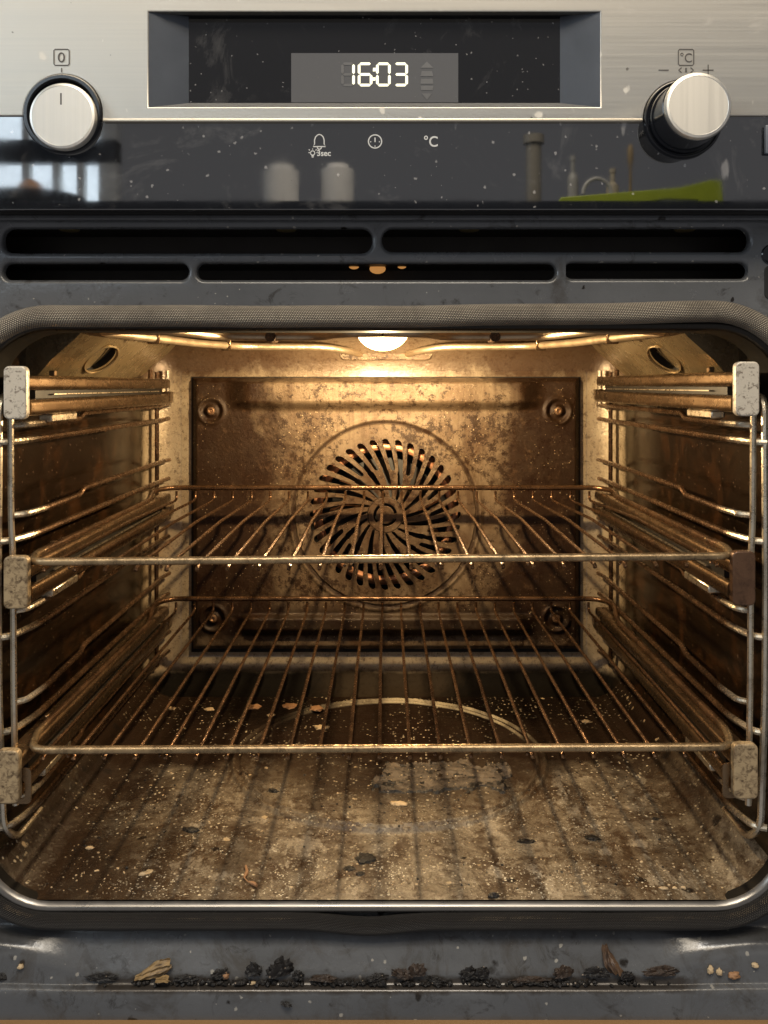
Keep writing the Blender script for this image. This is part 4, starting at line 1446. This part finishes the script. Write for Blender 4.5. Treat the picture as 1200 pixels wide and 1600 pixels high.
crumb('burnt_crumb', 1125, 1499, (18, 10, 16), M['char'], 'small black crumb stuck above the two pale seeds', 'burnt food', 'back')
crumb('burnt_crumb', 447, 1571, (18, 8, 8), M['char'], 'black flake stuck on the vertical sill front, left of the middle', 'burnt food', 'edge')
crumb('crumb', 32, 1512, (9, 8, 8), M['crumb_tan'], 'tan crumb on the far left end of the sill', where='ledge')
crumb('burnt_crumb', 3, 1530, (14, 8, 14), M['char'], 'black crumb cut by the left picture edge on the sill', 'burnt food', 'ledge')
crumb('crumb', 395, 1537, (9, 6, 5), M['crumb_tan'], 'tiny pale crumb lying in front of the round black lump', where='ledge')

FLOOR = [
    ('burnt_flake', 571, 1342, (28, 30, 14), 'char', 'upright-looking black flake at the front middle of the oven floor', 'burnt food'),
    ('burnt_flake', 546, 1357, (18, 14, 6), 'char', 'flat black flake just left of the large flake on the floor', 'burnt food'),
    ('burnt_flake', 563, 1366, (14, 10, 6), 'char', 'smallest black flake, in front of the large flake on the floor', 'burnt food'),
    ('burnt_crumb', 771, 1401, (18, 10, 16), 'char', 'shiny-tipped black crumb at the front edge of the oven floor, right of the middle', 'burnt food'),
    ('burnt_crumb', 925, 1310, (22, 16, 9), 'char', 'black crumb on the right part of the floor, front of the right shelf shadows', 'burnt food'),
    ('burnt_crumb', 822, 1316, (28, 12, 7), 'char', 'elongated black crumb left of the right floor crumb', 'burnt food'),
    ('burnt_crumb', 1024, 1280, (10, 8, 6), 'char', 'tiny black crumb farthest right on the floor', 'burnt food'),
    ('burnt_crumb', 298, 1298, (26, 14, 9), 'char', 'dark flaky crumb on the left floor under the front of the lower shelf', 'burnt food'),
    ('burnt_crumb', 427, 1237, (16, 10, 8), 'char', 'grey-black crumb left of the burnt crust patch', 'burnt food'),
    ('crumb', 225, 1367, (14, 10, 9), 'crumb_tan', 'cream oval crumb at the left front of the floor', 'crumb'),
    ('crumb', 624, 1257, (28, 16, 7), 'crumb_tan', 'tan flat crumb in front of the burnt crust patch', 'crumb'),
    ('crumb', 140, 1326, (14, 9, 7), 'crumb_tan', 'pale crumb near the left wall on the floor', 'crumb'),
    ('crumb', 1037, 1389, (14, 8, 6), 'crumb_tan', 'white crumb at the right front edge, left one of three in a row', 'crumb'),
    ('crumb', 1054, 1389, (8, 7, 6), 'crumb_tan', 'white crumb at the right front edge, middle one of three in a row', 'crumb'),
    ('crumb', 1068, 1388, (8, 7, 6), 'crumb_tan', 'white crumb at the right front edge, right one of three in a row', 'crumb'),
    ('crumb', 268, 1108, (13, 12, 6), 'crumb_tan', 'tan crumb at the far left of the rear floor', 'crumb'),
    ('crumb', 327, 1109, (15, 14, 6), 'crumb_tan', 'bright tan crumb second from the left at the rear floor', 'crumb'),
    ('crumb', 396, 1106, (24, 20, 8), 'crumb_orange', 'orange-brown burnt crumb at the rear, left of the pressed ring', 'crumb'),
    ('crumb', 452, 1104, (22, 22, 8), 'crumb_orange', 'orange-brown burnt crumb touching the rear left of the pressed ring', 'crumb'),
    ('crumb', 494, 1112, (20, 24, 8), 'crumb_orange', 'orange-brown burnt crumb lying on the pressed ring', 'crumb'),
    ('crumb', 503, 1138, (22, 18, 7), 'crumb_tan', 'tan crumb inside the ring, behind the lower shelf front bar', 'crumb'),
    ('crumb', 916, 1128, (14, 12, 6), 'crumb_tan', 'shiny pale crumb at the right rear of the floor', 'crumb'),
    ('crumb', 424, 1118, (12, 12, 5), 'crumb_tan', 'little tan crumb between the two orange-brown burnt crumbs', 'crumb'),
]
for nm, px, py, sz, mm, lb, cat in FLOOR:
    crumb(nm, px, py, sz, M[mm], lb, cat, 'floor', G2)

# dry orange strand on the floor
pts = [on_floor(a, b) + Vector((0, 0, .0012)) for a, b in ((384, 1356), (386, 1366), (381, 1374), (388, 1381), (396, 1383), (401, 1387))]
st = obj('dry_strand', tube(rounded(pts, .002, 4), lambda t: .0008 + .0005 * math.sin(t * 9), 7), M['crumb_orange'])
tag(st, 'thin curled orange strand lying at the left front of the oven floor', 'food scrap')

# crust patch baked on the floor right of the middle
bm = bmesh.new()
c0, c1 = on_floor(588, 1232), on_floor(832, 1180)
nxp, nyp = 90, 44
vsx = []
for j in range(nyp + 1):
    row = []
    for i in range(nxp + 1):
        u, v_ = i / nxp, j / nyp
        x = c0.x - .004 + (.110 + .008) * u
        y = c0.y - .010 + .062 * v_
        e = min(u, 1 - u) * 3.0
        f = min(v_, 1 - v_) * 2.6
        n_ = noise.fractal(Vector((x * 55, y * 55, 4)), .8, 2.1, 5)
        h = smooth01((min(e, f) + n_ * .55 - .12) / .16)
        lip_ = math.exp(-((min(e, f) + n_ * .55 - .22) / .10) ** 2)
        row.append(bm.verts.new((x, y, floor_z(x, y) - .0008 + h * (.0014 + .0009 * n_) + .0018 * lip_ * h + .0010 * h * noise.noise(Vector((x * 300, y * 300, 1))))))
    vsx.append(row)
for j in range(nyp):
    for i in range(nxp):
        bm.faces.new((vsx[j][i], vsx[j][i + 1], vsx[j + 1][i + 1], vsx[j + 1][i]))
M['crust'] = grime_mat('grey_burnt_crust', (.15, .115, .080), (.012, .008, .006), 75, .40, .54, 500, (.35, .7), 0, .10, (.5, .38, .22), bdist=.0015)
rim = [f.index for f in bm.faces]
bm.faces.index_update()
dark = []
for f in bm.faces:
    q = f.calc_center_median()
    u, v_ = (q.x - c0.x + .004) / .118, (q.y - c0.y + .010) / .062
    k = min(min(u, 1 - u) * 3.0, min(v_, 1 - v_) * 2.6) + noise.fractal(Vector((q.x * 55, q.y * 55, 4)), .8, 2.1, 5) * .55
    if .05 < k < .27 and (v_ < .42 or noise.noise(q * 90) > .1) or noise.fractal(q * 120, .8, 2.1, 4) > .42:
        f.material_index = 1  # charred bits, plus the shadow at the crust's front edge painted black
cr = obj('burnt_crust', bm, M['crust'], angle=60)
cr.data.materials.append(M['char'])
tag(cr, 'flat grey burnt crust baked onto the floor behind the lower shelf front bar', 'burnt food')


# folded yellow peel on the sill, and the brown peel at the right
def peel(name, pts, width, m, label, seed):
    """thin curled scrap: two skins 0.5 mm apart, joined round the rim"""
    bm = bmesh.new()
    fine = []
    for q0, q1 in zip(pts, pts[1:]):
        fine += [tuple(x + (y - x) * t / 3 for x, y in zip(q0, q1)) for t in range(3)]
    fine.append(pts[-1])
    d = (Vector((1, 0, .1)) if 'brown' in name else Vector((-.25, 0, 1))).normalized()
    F_, B_ = [], []
    for i, (px, py, Y, w) in enumerate(fine):
        p = at(px, py, Y)
        rf, rb = [], []
        for k in range(13):
            t = k / 12 - .5
            q = p + d * (w / F * .52 * (1 + .18 * noise.noise(Vector((i * .7, k * .2, seed))))) * t
            q += Vector((0, -.0024 * math.cos(t * PI) - .0009 * math.sin(t * 16 + i * .4), 0))
            q += Vector((.5, 1, .5)) * (.0012 if 'brown' in name else .0007) * noise.noise(q * 300 + Vector((seed, 0, 0)))
            rf.append(bm.verts.new(q))
            rb.append(bm.verts.new(q + Vector((0, .0005, 0))))
        F_.append(rf)
        B_.append(rb)
    n, kk = len(F_), 13
    for i in range(n - 1):
        for k in range(kk - 1):
            bm.faces.new((F_[i][k], F_[i][k + 1], F_[i + 1][k + 1], F_[i + 1][k]))
            bm.faces.new((B_[i][k], B_[i + 1][k], B_[i + 1][k + 1], B_[i][k + 1]))
        for k in (0, kk - 1):
            bm.faces.new((F_[i][k], F_[i + 1][k], B_[i + 1][k], B_[i][k]))
    for i in (0, n - 1):
        for k in range(kk - 1):
            bm.faces.new((F_[i][k], F_[i][k + 1], B_[i][k + 1], B_[i][k]))
    bmesh.ops.recalc_face_normals(bm, faces=bm.faces)
    return tag(obj(name, bm, m), label, 'peel')


peel('dry_peel', [(212, 1528, -.0105, 8), (222, 1525, -.0108, 12), (234, 1520, -.0108, 18), (247, 1514, -.0104, 24), (258, 1509, -.010, 24), (268, 1504, -.0092, 18)], 20, M['peel'],
     'folded dry yellow peel leaning up on the left part of the sill', 3)
peel('dry_peel', [(244, 1531, -.0125, 5), (252, 1530, -.013, 7), (259, 1529, -.013, 8), (264, 1530, -.0128, 6)], 12, M['peel'], 'small yellow peel scrap lying under the folded yellow peel', 5)
peel('brown_peel', [(944, 1474, -.0012, 7), (946, 1484, -.0036, 13), (950, 1496, -.0066, 18), (956, 1508, -.0092, 26), (964, 1520, -.0105, 22)], 20, M['peel_brown'],
     'crinkled brown peel stuck upright on the sill face right of the middle', 8)


def scatter(name, pts, m, label, rmin, rmax):
    """fine crumbs nobody would count"""
    bm = bmesh.new()
    for p in pts:
        r = random.uniform(rmin, rmax) * random.choice((.6, .8, 1, 1, 1.5))
        ret = bmesh.ops.create_icosphere(bm, subdivisions=1, radius=1)
        sx, sy, sz = r * random.uniform(.7, 1.5), r * random.uniform(.7, 1.4), r * random.uniform(.5, .9)
        rot = random.uniform(0, PI)
        for v in ret['verts']:
            c = v.co * random.uniform(.7, 1.2)
            x, y = c.x * sx, c.y * sy
            v.co = Vector((p[0] + x * math.cos(rot) - y * math.sin(rot), p[1] + x * math.sin(rot) + y * math.cos(rot), p[2] + c.z * sz + sz * .3))
    o = obj(name, bm, m, None, smooth=False)
    o['kind'] = 'stuff'
    o['label'] = label
    return o


pt = []
while len(pt) < 700:
    x, y = CX + random.uniform(-.22, .22), random.betavariate(1.1, 3.4) * .30 + .006
    if noise.noise(Vector((x * 14, y * 14, 5))) + random.uniform(-.25, .35) > .05:
        pt.append((x, y, floor_z(x, y)))
scatter('pale_crumbs', pt, M['crumb_tan'], 'fine pale crumbs strewn over the oven floor', .0003, .0007)
pt = []
while len(pt) < 300:
    x, y = CX + random.uniform(-.225, .225), random.betavariate(1.2, 2.0) * .36 + .006
    if noise.noise(Vector((x * 11 + 7, y * 11, 1))) + random.uniform(-.25, .3) > .08:
        pt.append((x, y, floor_z(x, y)))
scatter('black_crumbs', pt, M['char'], 'fine black burnt crumbs strewn over the oven floor', .0003, .0009)
pt = []
for k in range(900):
    px = random.triangular(136, 1064, random.choice((430, 650, 900)))
    if noise.noise(Vector((px * .03, 1, 2))) + random.uniform(-.4, .5) < 0:
        continue
    q = at(px, 1529 + random.uniform(-5, 6), random.uniform(-.0130, -.0100))
    q.z = -.3735 + random.uniform(0, .0016)
    pt.append(q)
scatter('sill_crumbs', pt, M['char'], 'fine black crumbs filling the sill ledge between the burnt lumps', .0006, .0016)

# ================================================================== CABINET BELOW
wz = at(0, 1597, -.018).z
cab = obj('cabinet_board', box(-.45, .45, -.020, .40, wz - .06, wz, .0015), M['wood'])
tag(cab, 'thin strip of yellow-brown wooden cabinet board under the oven', 'cabinet')
for px, w in ((683, 12), (1096, 8)):
    pass

# ================================================================== WHAT THE BLACK GLASS MIRRORS (stands behind the camera)
def cyl(bm, cx, cy, z0, z1, r, seg=28):
    ret = bmesh.ops.create_cone(bm, cap_ends=True, segments=seg, radius1=r, radius2=r, depth=z1 - z0)
    for v in ret['verts']:
        v.co += Vector((cx, cy, (z0 + z1) / 2))
    return bm


CYK = -1.55
shelf_z = mirrored(600, 344, CYK).z
SHELF_BOT = shelf_z - .03
wt = obj('worktop', box(-1.3, 1.3, CYK - .30, CYK + .22, SHELF_BOT, shelf_z, .004), M['navy'])
tag(wt, 'dark worktop opposite the oven, mirrored along the foot of the black glass', 'worktop')
for (xa, xb, yt), lb in zip(((412, 467, 260), (502, 553, 258)), ('white kitchen roll mirrored in the glass under the bell symbol, left one of two', 'white kitchen roll mirrored in the glass under the clock symbol, right one of two')):
    a, b = mirrored(xa, yt, CYK), mirrored(xb, yt, CYK)
    bm = bmesh.new()
    cyl(bm, (a.x + b.x) / 2, CYK, shelf_z, a.z, (b.x - a.x) / 2)
    es = [e for e in bm.edges if abs(e.verts[0].co.z - a.z) < 1e-5 and abs(e.verts[1].co.z - a.z) < 1e-5]
    bmesh.ops.bevel(bm, geom=es, offset=.012, segments=3, affect='EDGES')
    tag(obj('paper_roll', bm, M['paper'], angle=30), lb, 'kitchen roll', 'kitchen rolls mirrored in the glass')
# green chopping board leaning, seen as a long yellow-green wedge
b_pts = [(866, 326), (876, 309), (960, 302), (1060, 294), (1110, 282), (1126, 283), (1130, 327), (1092, 327), (1090, 313), (1040, 312), (960, 323), (925, 327)]
gb = [mirrored(x, y, CYK + .06) for x, y in b_pts]
me = curve_mesh([[(p.x, p.z) for p in gb]], .012, .002, 2)
me.transform(Matrix.Translation((0, CYK + .06, 0)) @ TO_FRONT)
me.materials.clear()
tag(obj('chopping_board', me, M['green']), 'yellow-green plastic tool with handle, mirrored in the glass below the right knob', 'kitchen tool')
# tall bottle, bowl with an onion
a, b = mirrored(822, 212, CYK - .1), mirrored(846, 212, CYK - .1)
bm = bmesh.new()
cyl(bm, (a.x + b.x) / 2, CYK - .1, shelf_z, a.z - .02, (b.x - a.x) / 2)
cyl(bm, (a.x + b.x) / 2, CYK - .1, a.z - .02, a.z, (b.x - a.x) * .68)
tag(obj('glass_bottle', bm, plain_mat('dusty_bottle_glass', (.30, .28, .24), .25), angle=30), 'slim grey bottle mirrored in the glass left of the green tool', 'bottle')
def standing(name, px, w, ytop, prof, m, label, cat, Y=CYK - .06):
    c0, c1 = mirrored(px - w / 2, ytop, Y), mirrored(px + w / 2, ytop, Y)
    R, H = (c1.x - c0.x) / 2, c0.z - shelf_z
    bm = bmesh.new()
    rr = [[bm.verts.new(((c0.x + c1.x) / 2 + max(q, .01) * R * math.cos(2 * PI * k / 20), Y + max(q, .01) * R * math.sin(2 * PI * k / 20), shelf_z + t * H)) for k in range(20)] for q, t in prof]
    for A, B in zip(rr, rr[1:]):
        for k in range(20):
            bm.faces.new((A[k], A[(k + 1) % 20], B[(k + 1) % 20], B[k]))
    bmesh.ops.recalc_face_normals(bm, faces=bm.faces)
    return tag(obj(name, bm, m, angle=30), label, cat)


BOT = [(0, 0), (1, 0), (1, .62), (.9, .70), (.4, .76), (.36, .92), (.5, .93), (.5, 1), (0, 1)]
standing('spray_bottle', 895, 17, 244, BOT, plain_mat('clear_grey_plastic', (.42, .42, .40), .3), 'small pale bottle mirrored right of the slim grey bottle, behind the green tool', 'bottle')
standing('soap_bottle', 957, 20, 264, BOT, plain_mat('cream_plastic', (.52, .46, .34), .35), 'cream bottle mirrored above the middle of the green tool', 'bottle')
standing('wooden_spoon', 985, 9, 226, [(0, 0), (.5, 0), (.45, .70), (1, .80), (1, .94), (.5, 1), (0, 1)], plain_mat('spoon_wood', (.34, .24, .11), .5), 'upright wooden spoon mirrored right of the cream bottle', 'spoon', CYK - .02)
bm = bmesh.new()
hp = [mirrored(933 + 22 * math.cos(a), 303 - 24 * math.sin(a), CYK + .02) for a in [PI * k / 14 for k in range(15)]]
tag(obj('cup_handle', add_tube(bm, hp, .0045, 8), plain_mat('pale_enamel_handle', (.55, .55, .53), .3)), 'pale arched handle mirrored behind the left half of the green tool', 'handle')
bp = mirrored(48, 303, CYK + .05)
bm = bmesh.new()
bmesh.ops.create_uvsphere(bm, u_segments=24, v_segments=16, radius=.032)
for v in bm.verts:
    v.co = Vector((v.co.x, v.co.y, v.co.z * .92 + (.010 * max(0, v.co.z / .03 - .7))))
    v.co += bp
tag(obj('onion', bm, M['orange']), 'orange-brown onion mirrored at the left end of the glass', 'onion')
bm = bmesh.new()
prof = [(.0, 0), (.05, .0), (.085, .022), (.105, .045), (.109, .047), (.10, .040), (.08, .018), (0, .008)]
R = [[bm.verts.new((bp.x + .01 + r * math.cos(2 * PI * k / 28), bp.y + r * math.sin(2 * PI * k / 28), bp.z - .055 + z)) for k in range(28)] for r, z in [(max(r, 1e-4), z) for r, z in prof]]
for A, B in zip(R, R[1:]):
    for k in range(28):
        bm.faces.new((A[k], A[(k + 1) % 28], B[(k + 1) % 28], B[k]))
bmesh.ops.recalc_face_normals(bm, faces=bm.faces)
tag(obj('bowl', bm, M['navy']), 'dark shallow bowl under the onion mirrored in the glass', 'bowl')
# window
WY = -2.4
wl, wr = mirrored(-60, 322, WY), mirrored(158, 100, WY)
WN = thing('window', 'bright kitchen window with white frame, mirrored at the left end of the glass', 'window', ((wl.x + wr.x) / 2, WY, wl.z))
wm = [mirrored(x, 200, WY).x for x in (45, 92, 130)]
zmid = mirrored(0, 258, WY).z
ztp = wr.z + .25
bars = [(wl.x - .06, wl.x, wl.z, ztp), (wr.x, wr.x + .06, wl.z, ztp)] + [(x - .012, x + .012, wl.z, ztp) for x in wm]
for x0, x1, z0, z1 in bars:
    obj('window_bar', box(x0, x1, WY - .02, WY + .03, z0, z1, .003), M['white'], WN)
for z0, z1 in ((wl.z - .05, wl.z), (zmid, zmid + .075), (ztp, ztp + .06)):
    obj('window_rail', box(wl.x - .06, wr.x + .06, WY - .022, WY + .034, z0, z1, .003), M['navy'] if z0 == zmid else M['white'], WN)
obj('window_pane', box(wl.x, wr.x, WY - .012, WY - .006, wl.z, ztp), M['pane'], WN)
